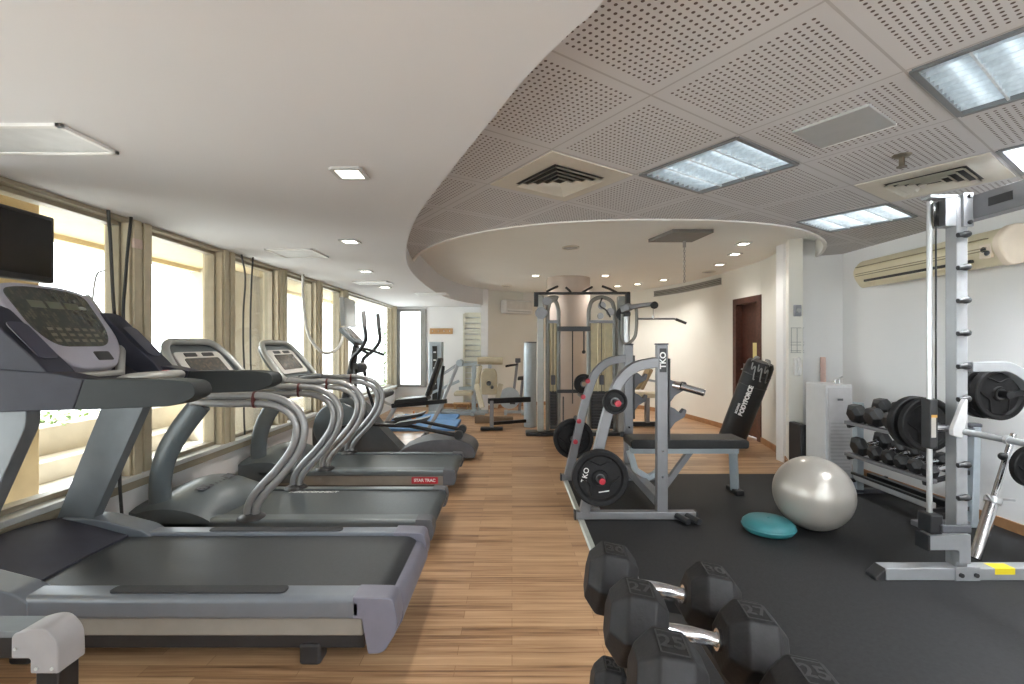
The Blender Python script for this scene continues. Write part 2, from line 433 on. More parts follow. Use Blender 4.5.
# lower curved soffit over the treadmills
edge = [(1.0, YB), (.72, -1.0), (.50, 0), (.32, .65), (.217, 1.08), (.149, 1.21), (.044, 1.407), (-.108, 1.759), (-.29, 2.19), (-.62, 3.02), (-.92, 4.1), (-1.08, 5.0), (-1.15, 6.1), (-1.14, 7.6), (-.94, 8.7), (-.56, 9.5)]
edge = [(v.x, v.y) for v in catmull([Vector((*p, 0)) for p in edge], 5)]
sf = MB(); poly = edge+[(-.56, 10.1), (-2.6, 10.1), (-2.6, YB)]
tr = tessellate_polygon([[Vector((*p, 0)) for p in poly]])
sf.raw([(*p, ZS) for p in poly], tr)
for a, b in zip(edge, edge[1:]): sf.raw([(*a, ZS), (*b, ZS), (*b, ZR+.02), (*a, ZR+.02)], [(0, 1, 2, 3)])
bmesh.ops.remove_doubles(sf.bm, verts=sf.bm.verts[:], dist=1e-5)
struct('ceiling_soffit', sf, SOFF, angle=30)
struct('roof', MB().box(-2.62, 3.8, YB-.15, 10.7, 2.52, 2.7), WHITE)

# round column
cm = MB().lathe([(.36, 0), (.36, 1.03), (.355, 1.03), (.355, 1.035), (.36, 1.035), (.36, 2.42)], (.95, 7.95, 0), n=56)
struct('column', cm, COLM)

# window wall ------------------------------------------------------------
struct('wall_left', MB().box(WX-.16, WX, YB, YF+.14, 0, .43).box(WX-.16, WX, YB, YF+.14, 2.085, 2.2), WHITE)
PY = [3.08+.95*k for k in range(-6, 5)]+[9.83]
for k, y in enumerate(PY):
    w2 = .095
    p = MB().box(WX-.13, WX+.03, y-w2, y+w2, .43, ZS).box(WX+.03, WX+.045, y-w2+.02, y-.012, .43, ZS).box(WX+.03, WX+.045, y+.012, y+w2-.02, .43, ZS)
    struct('trim_%d' % (k+1), p, PILLARM, bevel=.004)
for k, (a, b) in enumerate(zip(PY, PY[1:])):
    y0, y1 = a+.095, b-.095
    wn = struct('window_%d' % (k+1), MB().box(WX-.10, WX-.02, y0, y0+.022, .47, 2.085).box(WX-.10, WX-.02, y1-.022, y1, .47, 2.085)
                .box(WX-.10, WX-.02, y0, y1, .47, .50).box(WX-.10, WX-.02, y0, y1, 2.05, 2.085), FRAMEDK, origin=(WX, (a+b)/2, .47), bevel=.003)
    obj('pane', MB().box(WX-.064, WX-.058, y0+.018, y1-.018, .495, 2.055), M_GLASS, wn)
sill = MB().box(WX-.10, WX+.055, YB, YF, .435, .47)
struct('trim_sill', sill, mat('sill_metal', (.66, .67, .66), .4, .2), bevel=.006)
struct('trim_sill_edge', MB().box(WX, WX+.05, YB, YF, .385, .435), FRAMEDK, bevel=.004)
struct('trim_head', MB().box(WX-.06, WX+.035, YB, YF, 2.075, ZS), FRAMEDK, bevel=.004)
# end window
wn = struct('window_far', MB().box(-2.41, -2.34, YF-.03, YF+.08, .42, 2.05).box(-1.92, -1.80, YF-.03, YF+.08, .42, 2.05).box(-2.34, -1.92, YF-.03, YF+.08, .42, .47).box(-2.34, -1.92, YF-.03, YF+.08, 2.0, 2.05), FRAMEGR, origin=(-2.1, YF, .42), bevel=.004)
obj('pane', MB().box(-2.35, -1.91, YF+.03, YF+.036, .46, 2.01), M_GLASS, wn)

# outside ------------------------------------------------------------------
struct('terrace', MB().box(-40, WX-.16, -30, 40, -.12, -.02).box(WX-.16, 20, -30, YB-.12, -.12, -.02), TERR)  # second slab is unseen ground, added to bounce light up indoors
struct('canopy', MB().box(-4.45, WX-.02, -6, 12, 2.35, 2.6).box(-4.45, -4.3, -6, 12, 2.30, 2.36), CANOPY)
def stone_pier(label, x0, x1, y0, y1, m=STONE, z=2.35):
    return tag(obj('stone_pier', MB().box(x0, x1, y0, y1, -.02, z), m, origin=((x0+x1)/2, (y0+y1)/2, -.02), bevel=.01), label, 'pier')
stone_pier('yellow sandstone pier outside the window beside the first treadmill', -3.7, -3.05, 2.2, 3.05)
stone_pier('pale sandstone pier outside the window behind the hanging black cables', -4.45, -3.9, 6.5, 7.9, STONEW)
pl = MB().box(-5.3, -4.75, 3.4, 10.5, -.02, .46).box(-4.75, -4.45, 3.4, 10.5, -.02, .18)
pt = tag(obj('planter', pl, STONEW, origin=(-5, 7, -.02), bevel=.01), 'long sandstone planter wall outside the windows', 'planter')
lf = MB()
for i in range(900):
    c = Vector((random.uniform(-5.25, -4.75), random.uniform(3.4, 10.4), .46+abs(random.gauss(0, .09))))
    a = random.uniform(0, 2*PI); s = random.uniform(.03, .07); t = random.uniform(-.8, .8)
    u = Vector((math.cos(a), math.sin(a), t)).normalized()*s; v = Vector((-math.sin(a), math.cos(a), .3))*s*.4
    lf.raw([c-u, c+v, c+u, c-v], [(0, 1, 2, 3)])
o = obj('leaves', lf, LEAF, flat=True, kind='stuff'); o['label'] = 'green leafy ground cover growing in the planter outside'; o['category'] = 'plants'
sh = MB()
for i in range(700):
    d = Vector((random.gauss(0, 1), random.gauss(0, 1), random.gauss(0, 1))).normalized()
    c = Vector((-3.6, 13.2, 1.0))+Vector((d.x*.5, d.y*.5, d.z*.95))*random.uniform(.75, 1)
    a = random.uniform(0, 2*PI); s = random.uniform(.05, .1)
    u = Vector((math.cos(a), math.sin(a), random.uniform(-1, 1))).normalized()*s; v = u.cross(Vector((0, 0, 1))).normalized()*s*.45
    sh.raw([c-u, c+v, c+u, c-v], [(0, 1, 2, 3)])
r = thing('shrub', 'green shrub outside the tall end window', 'shrub', (-3.6, 13.2, -.02))
obj('foliage', sh, LEAF, r, flat=True); obj('stem', MB().cyl((-3.6, 13.2, -.02), (-3.6, 13.2, .8), .04), WOODDK, r)

# door ------------------------------------------------------------------------
A, B = Vector(wall_pts[3]), Vector(wall_pts[4]); dd = (B-A); Ld = dd.length; dx = dd.normalized(); dn = Vector((-dx.y, dx.x))   # dn points into the room
def dp(s, n, z): q = A+dx*s+dn*n; return Vector((q.x, q.y, z))
def dbox(mb, s0, s1, n0, n1, z0, z1):
    vs = [dp(s, nn, z) for s in (s0, s1) for nn in (n0, n1) for z in (z0, z1)]
    return mb.raw(vs, [(0,1,3,2),(4,6,7,5),(0,4,5,1),(2,3,7,6),(0,2,6,4),(1,5,7,3)])
fr = MB(); dbox(fr, -.02, .075, -.13, .02, 0, 1.96); dbox(fr, Ld-.075, Ld+.02, -.13, .02, 0, 1.96); dbox(fr, -.02, Ld+.02, -.13, .02, 1.885, 1.975)
door = struct('door_1', fr, WOODFR, origin=dp(Ld/2, 0, 0), bevel=.006)
obj('door_panel', dbox(MB(), .07, Ld-.07, -.12, -.08, .01, 1.89), WOODDK, door)
hd = MB().tube([dp(Ld-.14, -.08, .95), dp(Ld-.14, -.03, .95), dp(Ld-.16, -.02, .95), dp(Ld-.26, -.02, .95)], .009, 10)
dbox(hd, Ld-.165, Ld-.115, -.08, -.07, .86, 1.03)
obj('door_handle', hd, ALU, door)
tag(obj('paper_notice', dbox(MB(), .20, .34, -.08, -.076, 1.12, 1.33), SIGNY, origin=dp(.27, -.08, 1.12)), 'yellow paper notice fixed to the dark wooden door', 'notice')

# rubber mat and its trim ----------------------------------------------------------
tag(obj('rubber_mat', MB().box(.53, RX-.02, -.6, 4.72, .001, .012), RUBBER, origin=(2, 2, 0)), 'large black rubber floor mat under the weight machines', 'mat')
struct('trim_mat_edge', MB().prism([(.49, .0005), (.50, .012), (.53, .016), (.535, .0005)], 'y', -.6, 4.72), mat('mat_trim_metal', (.50, .52, .48), .4, .5))

# ================================================================== ceiling fittings
LIGHT_E = emis('lamp_tube', (.93, .97, 1.0), 3.)
LOUV = mat('louvre_mirror', (.82, .86, .88), .30, .6, var=.12, scale=40)
PANW = mat('lamp_reflector', (.75, .82, .86), .30, .4, var=.03)
def cpt(i, j, z): q = TO+tu*(i*TS)+tv*(j*TS); return Vector((q.x, q.y, z))
def cbar(mb, i0, j0, i1, j1, z0, z1, t):
    return mb.bar(cpt(i0, j0, (z0+z1)/2), cpt(i1, j1, (z0+z1)/2), t, z1-z0)
def light_fixture(i, j, label, power, lit=True):
    r = thing('ceiling_light', label, 'light', cpt(i+.5, j+.5, ZT), 'recessed louvre lights in the tile ceiling')
    f = MB(); m = .03; a0, a1, b0, b1 = i+m, i+1-m, j+m, j+1-m
    for p in ((a0, b0, a1, b0), (a1, b0, a1, b1), (a1, b1, a0, b1), (a0, b1, a0, b0)): cbar(f, *p, ZT-.008, ZT+.02, .022)
    obj('frame', f, mat('lamp_frame', (.20, .21, .22), .4, .3), r)
    h = MB(); c = [cpt(*p, ZT+.005) for p in ((a0, b0), (a1, b0), (a1, b1), (a0, b1))]; t = [v+Vector((0, 0, .075)) for v in c]
    h.raw(c+t, [(4, 5, 6, 7)]+[(k, (k+1) % 4, 4+(k+1) % 4, 4+k) for k in range(4)])
    obj('housing', h, PANW, r)
    for k in range(4):
        b = b0+(b1-b0)*(k+.5)/4
        obj('tube', MB().cyl(cpt(a0+.03, b, ZT+.045), cpt(a1-.03, b, ZT+.045), .013, 12), LIGHT_E if lit else emis('unlit_tube_glow', (.80, .92, 1.0), 1.1), r)  # unlit tubes get a weak bluish glow to brighten their fixtures
    l = MB()
    for k in range(1, 12): q = a0+(a1-a0)*k/12; cbar(l, q, b0, q, b1, ZT-.002, ZT+.022, .003)
    for k in range(1, 4): q = b0+(b1-b0)*k/4; cbar(l, a0, q, a1, q, ZT-.004, ZT+.024, .008)
    obj('louvre', l, LOUV, r)
    if not lit or (i, j) == (4, 0): return r
    la = bpy.data.lights.new('lamp', 'AREA'); la.shape = 'SQUARE'; la.size = .5; la.energy = power; la.color = (.96, .985, 1.0)
    lo = bpy.data.objects.new('ceiling_lamp', la); COL.objects.link(lo); lo.location = cpt(i+.5, j+.5, ZT+.065); lo.rotation_euler = (0, 0, TH)
    return r
LP = 55.
for (i, j), lb in zip(LAMPS, ('square louvred ceiling light between the round diffuser and the grey ceiling panel', 'large bright louvred ceiling light above the upright of the cable rack',
                            'louvred ceiling light by the white wall and the cream air conditioner', 'louvred ceiling light over the cross beam of the weight machine',
                            'added louvred ceiling light behind the viewer, out of view', 'added unseen louvred ceiling light by the white wall', 'added unseen louvred ceiling light farther behind the viewer')):
    light_fixture(i, j, lb, LP, (i, j) not in ((1, 0), (1, -2)))

def diffuser(i, j, label):
    r = thing('air_diffuser', label, 'air vent', cpt(i+.5, j+.5, ZT), 'square air diffusers in the tile ceiling')
    f = MB(); f.plate([(.02, .02), (.98, .02), (.98, .98), (.02, .98)], (0, 0, 0), (1, 0, 0), (0, 1, 0), .01)
    f = MB(); c = [cpt(i+a, j+b, ZT-.006) for a, b in ((.02, .02), (.98, .02), (.98, .98), (.02, .98))]; t = [v+Vector((0, 0, .006)) for v in c]
    f.raw(c+t, [(3, 2, 1, 0)]+[(k, (k+1) % 4, 4+(k+1) % 4, 4+k) for k in range(4)])
    obj('plate', f, VENTW, r)
    d = MB(); c = [cpt(i+a, j+b, ZT-.008) for a, b in ((.2, .2), (.8, .2), (.8, .8), (.2, .8))]
    d.raw(c, [(3, 2, 1, 0)]); obj('throat', d, DARKSLOT, r)
    for k in range(4):
        s = .295-.068*k; L = MB(); q = [cpt(i+.5+a*s, j+.5+b*s, ZT-.026) for a, b in ((-1,-1),(1,-1),(1,1),(-1,1))]
        s2 = s-.036; q2 = [cpt(i+.5+a*s2, j+.5+b*s2, ZT-.010) for a, b in ((-1,-1),(1,-1),(1,1),(-1,1))]
        q3 = [v+Vector((0, 0, .004)) for v in q2]; q4 = [v+Vector((0, 0, .004)) for v in q]
        fs = []
        for e in range(4):
            g = (e+1) % 4; fs += [(e, g, 4+g, 4+e), (4+e, 4+g, 8+g, 8+e), (8+e, 8+g, 12+g, 12+e)]
        L.raw(q+q2+q3+q4, fs); obj('louvre', L, VENTW, r)
diffuser(0, 1, 'square air diffuser with black slots beside the curved soffit edge')
diffuser(3, -1, 'square air diffuser above the cream air conditioner')
r = thing('ceiling_panel', 'flat grey square panel in the perforated tile ceiling', 'panel', cpt(1.5, -.5, ZT))
d = MB(); c = [cpt(1.5+a*.24, -.5+b*.24, ZT-.012) for a, b in ((-1,-1),(1,-1),(1,1),(-1,1))]; t = [v+Vector((0, 0, .012)) for v in c]
d.raw(c+t, [(3, 2, 1, 0)]+[(k, (k+1) % 4, 4+(k+1) % 4, 4+k) for k in range(4)]); obj('plate', d, PANELG, r, bevel=.003)
d = MB(); cbar(d, 1.745, -.74, 1.745, -.26, ZT-.014, ZT-.001, .010); obj('edge_strip', d, WHITEP, r)
p = cpt(2.5, -.55, ZT)
r = thing('sprinkler', 'small brass sprinkler head hanging from the tile ceiling', 'sprinkler', p)
obj('rosette', MB().lathe([(0, -.012), (.03, -.010), (.042, 0), (0, 0)], p, n=20), mat('brass_dull', (.20, .17, .13), .4, .7), r)
obj('head', MB().lathe([(0, -.055), (.012, -.054), (.012, -.01), (0, -.01)], p, n=14).lathe([(0, -.06), (.022, -.06), (.022, -.056), (0, -.056)], p, n=14), mat('brass_dull', (.2, .17, .13)), r)

DL_E = emis('downlight_glow', (1., .93, .80), 5.)
def downlight(x, y, z, s, label, lit=True, power=3.5, group='square downlights', rot=0.):
    r = thing('downlight', label, 'downlight', (x, y, z), group)
    f = MB()
    for a, b, c2, d2 in ((-1,-1,1,-1), (1,-1,1,1), (1,1,-1,1), (-1,1,-1,-1)): f.bar((x+a*s, y+b*s, z-.005), (x+c2*s, y+d2*s, z-.005), .022, .010)
    obj('frame', f, mat('downlight_frame', (.50, .50, .49), .4, .3), r)
    obj('lamp', MB().box(x-s*.8, x+s*.8, y-s*.8, y+s*.8, z-.006, z-.002), DL_E if lit else PANELG, r)
    if lit and power:
        la = bpy.data.lights.new('spot', 'SPOT'); la.energy = power; la.spot_size = 2.3; la.spot_blend = .8; la.color = (1, .95, .88); la.shadow_soft_size = .05
        o = bpy.data.objects.new('downlight_lamp', la); COL.objects.link(o); o.location = (x, y, z-.02)
for x, y, s, lb in ((-.752, 2.19, .064, 'square downlight lit in the soffit above the second treadmill'), (-1.246, 3.63, .060, 'square downlight lit in the soffit above the third treadmill'),
                    (-1.58, 5.1, .058, 'square downlight lit in the soffit above the elliptical trainer'), (-1.75, 6.5, .07, 'square downlight lit in the soffit above the sit-up bench')):
    downlight(x, y, ZS, s, lb, power=28, group='square downlights in the soffit')
for k, (x, y, pw) in enumerate(((2.55, 5.2, 12), (2.74, 5.8, 10), (2.88, 6.55, 10), (2.60, 8.1, 24), (2.30, 8.65, 24), (2.0, 8.95, 36), (1.50, 7.6, 20), (.38, 7.6, 20))):
    lb = 'lit downlight along the rim of the round recess, %s from the white wall end' % ('first', 'second', 'third', 'fourth', 'fifth', 'sixth')[k] if k < 6 else 'lit downlight beside the top of the round column, on its %s side' % ('door', 'window')[k-6]
    downlight(x, y, ZR, .06, lb, power=pw, group='downlights round the edge of the recess')
for x, y, lb in ((.67, 5.4, 'unlit round ceiling speaker in the recess in front of the column'), (3.0, 7.2, 'unlit round ceiling speaker in the recess near the vent grille'), (-.1, 8.9, 'unlit round ceiling speaker in the recess near the corner air conditioner')):
    r = thing('ceiling_speaker', lb, 'speaker', (x, y, ZR))
    obj('rim', MB().lathe([(.10, 0), (.10, -.012), (.085, -.014), (.085, 0)], (x, y, ZR), n=28), VENTW, r)
    obj('grille', MB().lathe([(0, -.008), (.085, -.008), (.085, 0)], (x, y, ZR), n=28), GRILLE, r)
# soffit panels
def soffit_panel(x0, x1, y0, y1, label, m=None):
    r = thing('soffit_panel', label, 'panel', ((x0+x1)/2, (y0+y1)/2, ZS), 'flat panels in the soffit')
    t = .02; f = MB()
    for b in ((x0, x1, y0, y0+t), (x0, x1, y1-t, y1), (x0, x0+t, y0, y1), (x1-t, x1, y0, y1)): f.box(*b, ZS-.012, ZS+.002)
    obj('frame', f, WHITEP, r, bevel=.002)
    obj('plate', MB().box(x0+t, x1-t, y0+t, y1-t, ZS-.007, ZS+.002), m or mat('soffit_panel_face', (.66, .68, .69), .5), r)
soffit_panel(-2.22, -1.63, 1.70, 1.96, 'flat white panel in the soffit above the first treadmill and television')
soffit_panel(-2.06, -1.66, 3.92, 4.28, 'flat white panel in the soffit above the third treadmill console')
soffit_panel(-2.0, -1.55, 5.9, 6.2, 'thin white vent panel in the soffit above the elliptical trainer')
soffit_panel(-1.5, -1.0, 7.2, 7.5, 'thin white vent panel in the soffit above the blue mats')
# bag mount and chain
r = thing('bag_mount', 'dark square plate under the round recess with a chain hanging down', 'bag mount', (1.72, 4.78, ZR))
obj('plate', MB().prism([(1.44, 4.99), (1.55, 4.56), (1.95, 4.56), (1.90, 4.99)], 'z', ZR-.035, ZR), mat('mount_plate', (.17, .16, .15), .6), r, bevel=.004)
ch = MB(); z = ZR-.035; k = 0
ch.tube([(1.8, 4.93, ZR-.035), (1.8, 4.93, ZR-.10)], .016, 10)
z = ZR-.10
while z > 1.98:
    a = (0, 1)[k % 2]; pts = []
    for q in range(8):
        an = 2*PI*q/8; c, s = math.cos(an)*.010, math.sin(an)*.017
        pts.append((1.8+(c if a else 0), 4.93+(0 if a else c), z-.014+s))
    ch.tube(pts, .0035, 6, closed=True); z -= .026; k += 1
obj('chain', ch, GRILLE, r)
# linear vent on curved wall
vp = inset([p for p in seg2 if p[1] > 7.25 or p[0] < 2.9][1:16], .03)
r = thing('vent_grille', 'long curved grey vent grille at the top of the cream curved wall', 'air vent', (vp[0][0], vp[0][1], 2.25))
obj('frame', curtain(MB(), vp, 2.245, 2.255, .03), GRILLE, r); obj('frame', curtain(MB(), vp, 2.345, 2.355, .03), GRILLE, r)
obj('backing', curtain(MB(), inset(vp, -.012), 2.255, 2.345, .014), mat('vent_back', (.16, .15, .135), .7), r)
for k in range(3): obj('slat', curtain(MB(), inset(vp, -.004), 2.268+.028*k, 2.276+.028*k, .010), GRILLE, r)

# ================================================================== wall fittings
def split_ac(name, label, y0, y1, z0, z1, xf, xb):
    """long wall unit on the right wall (front faces -X)"""
    r = thing(name, label, 'air conditioner', (xb, (y0+y1)/2, z0))
    hgt = z1-z0
    prof = rpoly([(xb, z0+.04), (xf+.07, z0), (xf, z0+.10), (xf-.005, z1-.09), (xf+.07, z1), (xb, z1)], [.01, .03, .05, .06, .05, .01])
    obj('body', MB().prism(prof, 'y', y0+.035, y1), CREAMP, r, angle=30)
    cap = MB(); cc = [(p[0], p[1]) for p in prof]; mx, mz = (xf+xb)/2+.05, (z0+z1)/2
    rings = [(y0+.05, 1.0), (y0+.05, 1.07), (y0+.015, 1.07), (y0+.004, 1.04), (y0, .96)]
    vs = []; n = len(prof)
    for y, s in rings: vs += [(mx+(p[0]-mx)*s if p[0] < xb-.02 else p[0], y, mz+(p[1]-mz)*s) for p in prof]
    fs = [tuple(range(n))[::-1], tuple(range((len(rings)-1)*n, len(rings)*n))]
    for a in range(len(rings)-1):
        for k in range(n): fs.append((a*n+k, a*n+(k+1) % n, (a+1)*n+(k+1) % n, (a+1)*n+k))
    obj('end_cap', cap.raw(vs, fs), CREAMCAP, r, angle=50)
    g = MB()
    for zz in (z1-.075, z0+hgt*.47, z0+hgt*.40): g.box(xf-.008, xf+.01, y0+.10, y1-.03, zz, zz+.006)
    obj('seam', g, mat('ac_seam', (.30, .25, .15), .6), r)
    v = MB().box(xf+.004, xf+.03, y0+.22, y1-.12, z0+.045, z0+.065)
    obj('air_outlet', v, DARKSLOT, r)
    obj('flap', MB().box(xf-.002, xf+.02, y0+.22, y1-.1, z0+.030, z0+.042), CREAMP, r)
    p = MB().cyl((xf+.02, y0+.12, z0+.115), (xf-.008, y0+.12, z0+.115), .018, 16).cyl((xf+.02, y0+.095, z0+.088), (xf-.008, y0+.095, z0+.088), .018, 16)
    obj('control_panel', MB().box(xf-.004, xf+.02, y0+.07, y0+.15, z0+.055, z0+.15), CREAMCAP, r, bevel=.004)
    obj('knob', p, BLACK, r)
    return r
split_ac('air_conditioner', 'long cream wall air conditioner with rounded end cap high on the white wall', 3.08, 4.42, 1.83, 2.09, 3.20, RX)
r = thing('air_conditioner', 'small white air conditioner high on the back wall beside the pulley tower', 'air conditioner', (-.05, 9.72, 1.93))
acd = Vector((.72, .5, 0)).normalized(); acd = (Vector((.2, 10.05, 0))-Vector((-.52, 9.55, 0))).normalized(); acn = Vector((acd.y, -acd.x, 0))
o0 = Vector((-.45, 9.58, 1.95))
def acb(mb, a0, a1, n0, n1, z0, z1):
    vs = [o0+acd*a+acn*nn+Vector((0, 0, z)) for a in (a0, a1) for nn in (n0, n1) for z in (z0, z1)]
    return mb.raw(vs, [(0,1,3,2),(4,6,7,5),(0,4,5,1),(2,3,7,6),(0,2,6,4),(1,5,7,3)])
obj('body', acb(MB(), .25, .95, 0, .2, 0, .28), WHITEP, r, bevel=.03)
obj('air_outlet', acb(MB(), .30, .90, .195, .203, .035, .05), PANELG, r)
obj('front_panel', acb(MB(), .28, .92, .19, .206, .09, .25), mat('ac_front', (.70, .69, .66), .4), r, bevel=.004)
# items on the wall end
we = wall_pts[0]
wed = (Vector(wall_pts[0])-Vector(wall_pts[1])).normalized()
wx = we[0]+.065; wy = we[1]-.03
r = thing('thermostat', 'small grey thermostat high on the white wall end', 'thermostat', (wx, wy, 1.66))
obj('body', MB().box(wx-.035, wx+.035, wy-.035, wy, 1.60, 1.72), mat('thermo_grey', (.30, .31, .34), .4), r, bevel=.006)
obj('dial', MB().cyl((wx, wy-.034, 1.66), (wx, wy-.05, 1.66), .022, 16), PANELG, r)
r = thing('wire_rack', 'thin chrome wire rack on the white wall end below the thermostat', 'rack', (wx, wy, 1.3))
g = MB()
for a in (-.06, 0, .06): g.tube([(wx+a, wy-.012, 1.22), (wx+a, wy-.012, 1.48)], .003, 6)
for z in (1.22, 1.24, 1.30, 1.33, 1.48): g.tube([(wx-.07, wy-.014, z), (wx+.07, wy-.014, z)], .003, 6)
obj('wires', g, mat('dull_wire', (.35, .35, .34), .4, .5), r)
r = thing('wall_phone', 'white handset on the wall end below the wire rack', 'telephone', (wx, wy, 1.05))
obj('cradle', MB().box(wx-.035, wx+.035, wy-.03, wy, .98, 1.16), WHITEP, r, bevel=.01)
obj('handset', MB().tube(catmull([(wx, wy-.03, .99), (wx, wy-.055, 1.01), (wx, wy-.06, 1.07), (wx, wy-.05, 1.14), (wx, wy-.03, 1.16)], 4), .018, 10), WHITEP, r)
# end wall details
r = thing('coat_rail', 'short light wooden rail on the white end wall', 'rail', (-1.45, YF-.02, 1.58))
obj('board', MB().box(-1.72, -1.24, YF-.03, YF, 1.53, 1.65), WOODLT, r, bevel=.004)
gk = MB()
for k in range(4): gk.cyl((-1.66+.12*k, YF-.03, 1.58), (-1.66+.12*k, YF-.07, 1.60), .008, 8)
obj('peg', gk, ALU, r)
r = thing('wall_bars', 'pale slatted wall bars in the corner of the end wall', 'wall bars', (-.80, YF-.05, .1))
for x in (-1.0, -.645): obj('upright', MB().box(x-.02, x+.02, YF-.09, YF, .05, 1.95), mat('pale_slats', (.62, .60, .50), .6), r)
for k in range(16): obj('rung', MB().box(-.99, -.65, YF-.07, YF-.05, .155+.115*k, .250+.115*k), mat('pale_slats', (.62, .60, .50), .6), r)

# ================================================================== treadmill by the viewer
def bevobj(*a, **k): return obj(*a, **k)
y0, y1 = 1.83, 2.57
T = thing('treadmill', 'large dark grey treadmill with padded arms and wide lavender console', 'treadmill', (-1.4, 2.2, 0))
obj('base_frame', MB().box(-2.25, -.60, 1.92, 2.48, .065, .165), BLACK, T, bevel=.008)
obj('side_skirt', MB().box(-2.3, -.585, 1.855, 2.535, .155, .235), SKIRT, T, bevel=.008)
rp = rpoly([(0, 0), (0, .075), (.02, .085), (.10, .088), (.105, 0)], [.02, .02, .02, .01, 0])
for ys, yb in ((1, y0), (-1, y1)):
    rl = obj('side_rail', MB().prism([(yb+ys*p[0], .232+p[1]) for p in rp], 'x', -1.95, -.60), RAILGR, T)
    pad = rpoly([(-1.60, .0), (-1.60, .055), (-.90, .055), (-.90, 0)], .025)
    obj('foot_grip', MB().plate([(p[0], p[1]-.0275) for p in pad], (0, yb+ys*.062, .3175), (1, 0, 0), (0, 1, 0), .006), mat('grip_tape', (.028, .029, .032), .7, var=.2, scale=80, bump=.1, spec=.25), rl)
    e = MB().prism([(yb+ys*p[0], q) for p, q in zip(((0,), (.0,), (.02,), (.10,), (.105,), (.105,)), (.12, .30, .318, .321, .30, .12))], 'x', -.615, -.50)
    obj('end_cap', MB().prism(rpoly([(-.62, .321), (-.46, .318), (-.44, .20), (-.50, .10), (-.56, .10), (-.585, .235), (-.62, .235)], [0, .03, .04, .03, 0, 0, 0]), 'y', min(yb, yb+ys*.105), max(yb, yb+ys*.105)), ENDLAV, T, bevel=.006)
obj('rear_cover', MB().prism(rpoly([(-.52, .275), (-.47, .275), (-.435, .20), (-.49, .10), (-.54, .10)], [.01, .03, .03, .02, 0]), 'y', 1.92, 2.48), ENDLAV, T)
obj('belt', MB().prism(rpoly([(-2.05, .302), (-.535, .302), (-.49, .275), (-.535, .24), (-2.05, .24)], [0, .03, .02, .03, 0]), 'y', 1.925, 2.475), BELT, T)
for x in (-.82, -2.0):
    for y in (1.95, 2.45): obj('foot', MB().box(x-.045, x+.045, y-.04, y+.04, .0, .09), BLACK, T, bevel=.015)
# motor hood: arched cover, its edge sweeping across the belt
hm = MB(); NX, NY = 14, 16
vs = []
for i in range(NX+1):
    for j in range(NY+1):
        v = j/NY; yy = y0+(y1-y0)*v; s = i/NX
        xe = -1.965-.03*v-.015*math.sin(PI*v)
        x = -2.36+(xe+2.36)*s
        z = .312+.115*(1-s)**1.3*(.55+.45*math.sin(PI*v))+.012*math.sin(PI*s)
        vs.append((x, yy, z))
for i in range(NX):
    for j in range(NY): hm.raw([vs[i*(NY+1)+j], vs[i*(NY+1)+j+1], vs[(i+1)*(NY+1)+j+1], vs[(i+1)*(NY+1)+j]], [(0, 1, 2, 3)])
bmesh.ops.remove_doubles(hm.bm, verts=hm.bm.verts[:], dist=1e-4)
bd = [e for e in hm.bm.edges if e.is_boundary]
ex = bmesh.ops.extrude_edge_only(hm.bm, edges=bd)
for v in [g for g in ex['geom'] if isinstance(g, bmesh.types.BMVert)]: v.co.z = .24 if v.co.x < -1.9 and (v.co.y < y0+.01 or v.co.y > y1-.01 or v.co.x < -2.35) else .296
hood = obj('motor_hood', hm, NAVYGR, T, angle=50)
for yy in (y0, y1-.11):
    obj('hood_shoulder', MB().prism(rpoly([(-2.36, .24), (-2.36, .40), (-2.15, .392), (-1.93, .335), (-1.875, .30), (-1.875, .24)], [0, .03, .05, .05, .01, 0]), 'y', yy-.004, yy+.114), RAILGR, hood, bevel=.008)
for yy in (1.875, 2.475):
    up = MB().prism(rpoly([(-2.40, .36), (-2.21, .36), (-1.93, .98), (-1.93, 1.06), (-2.12, 1.06)], [.01, .01, .03, .02, .02]), 'y', yy, yy+.06)
    obj('upright', up, MIDGR, T, bevel=.012)
for yy in (1.85, 2.45):   # padded arms
    a = MB(); P = [(-2.16, .0), (-2.0, 0), (-1.72, 0), (-1.66, 0)]
    arm = obj('arm_base', MB().prism(rpoly([(-2.22, 1.03), (-1.72, 1.045), (-1.68, 1.165), (-1.80, 1.19), (-2.22, 1.22)], [.02, .01, .01, .04, .03]), 'y', yy, yy+.10), NAVYGR, T, bevel=.016)
    obj('hand_grip', MB().prism(rpoly([(-1.715, 1.045), (-1.32, 1.06), (-1.235, 1.10), (-1.25, 1.155), (-1.34, 1.165), (-1.675, 1.165)], [.005, .05, .045, .05, .05, .005]), 'y', yy-.003, yy+.103), HANDGR, T, bevel=.02)
dash = MB().prism(rpoly([(-2.24, 1.05), (-1.80, 1.05), (-1.72, 1.08), (-1.74, 1.125), (-1.90, 1.145), (-2.08, 1.25), (-2.24, 1.31)], [.03, .03, .03, .03, .05, .05, .04]), 'y', 1.94, 2.46)
ds = obj('dash', dash, NAVYGR, T, bevel=.012)
for yy in (1.85, 2.42):
    hp = rpoly([(-2.33, 1.10), (-2.30, 1.36), (-2.19, 1.475), (-2.11, 1.465), (-1.98, 1.335), (-1.83, 1.20), (-1.78, 1.12)], [.04, .10, .05, .06, .1, .05, .02])
    hmp = obj('cup_holder', MB().prism(hp, 'y', yy+.007, yy+.125), NAVYGR, T, bevel=.02)
    # hollow on the runner's side
    obj('pocket', MB().plate(rpoly([(-.042, 0), (.042, 0), (.042, .21), (-.042, .21)], .03), (-1.873, yy+.065, 1.244), (0, 1, 0), (-.70, 0, .70), .004), mat('deep_navy', (.035, .035, .06), .4), hmp)
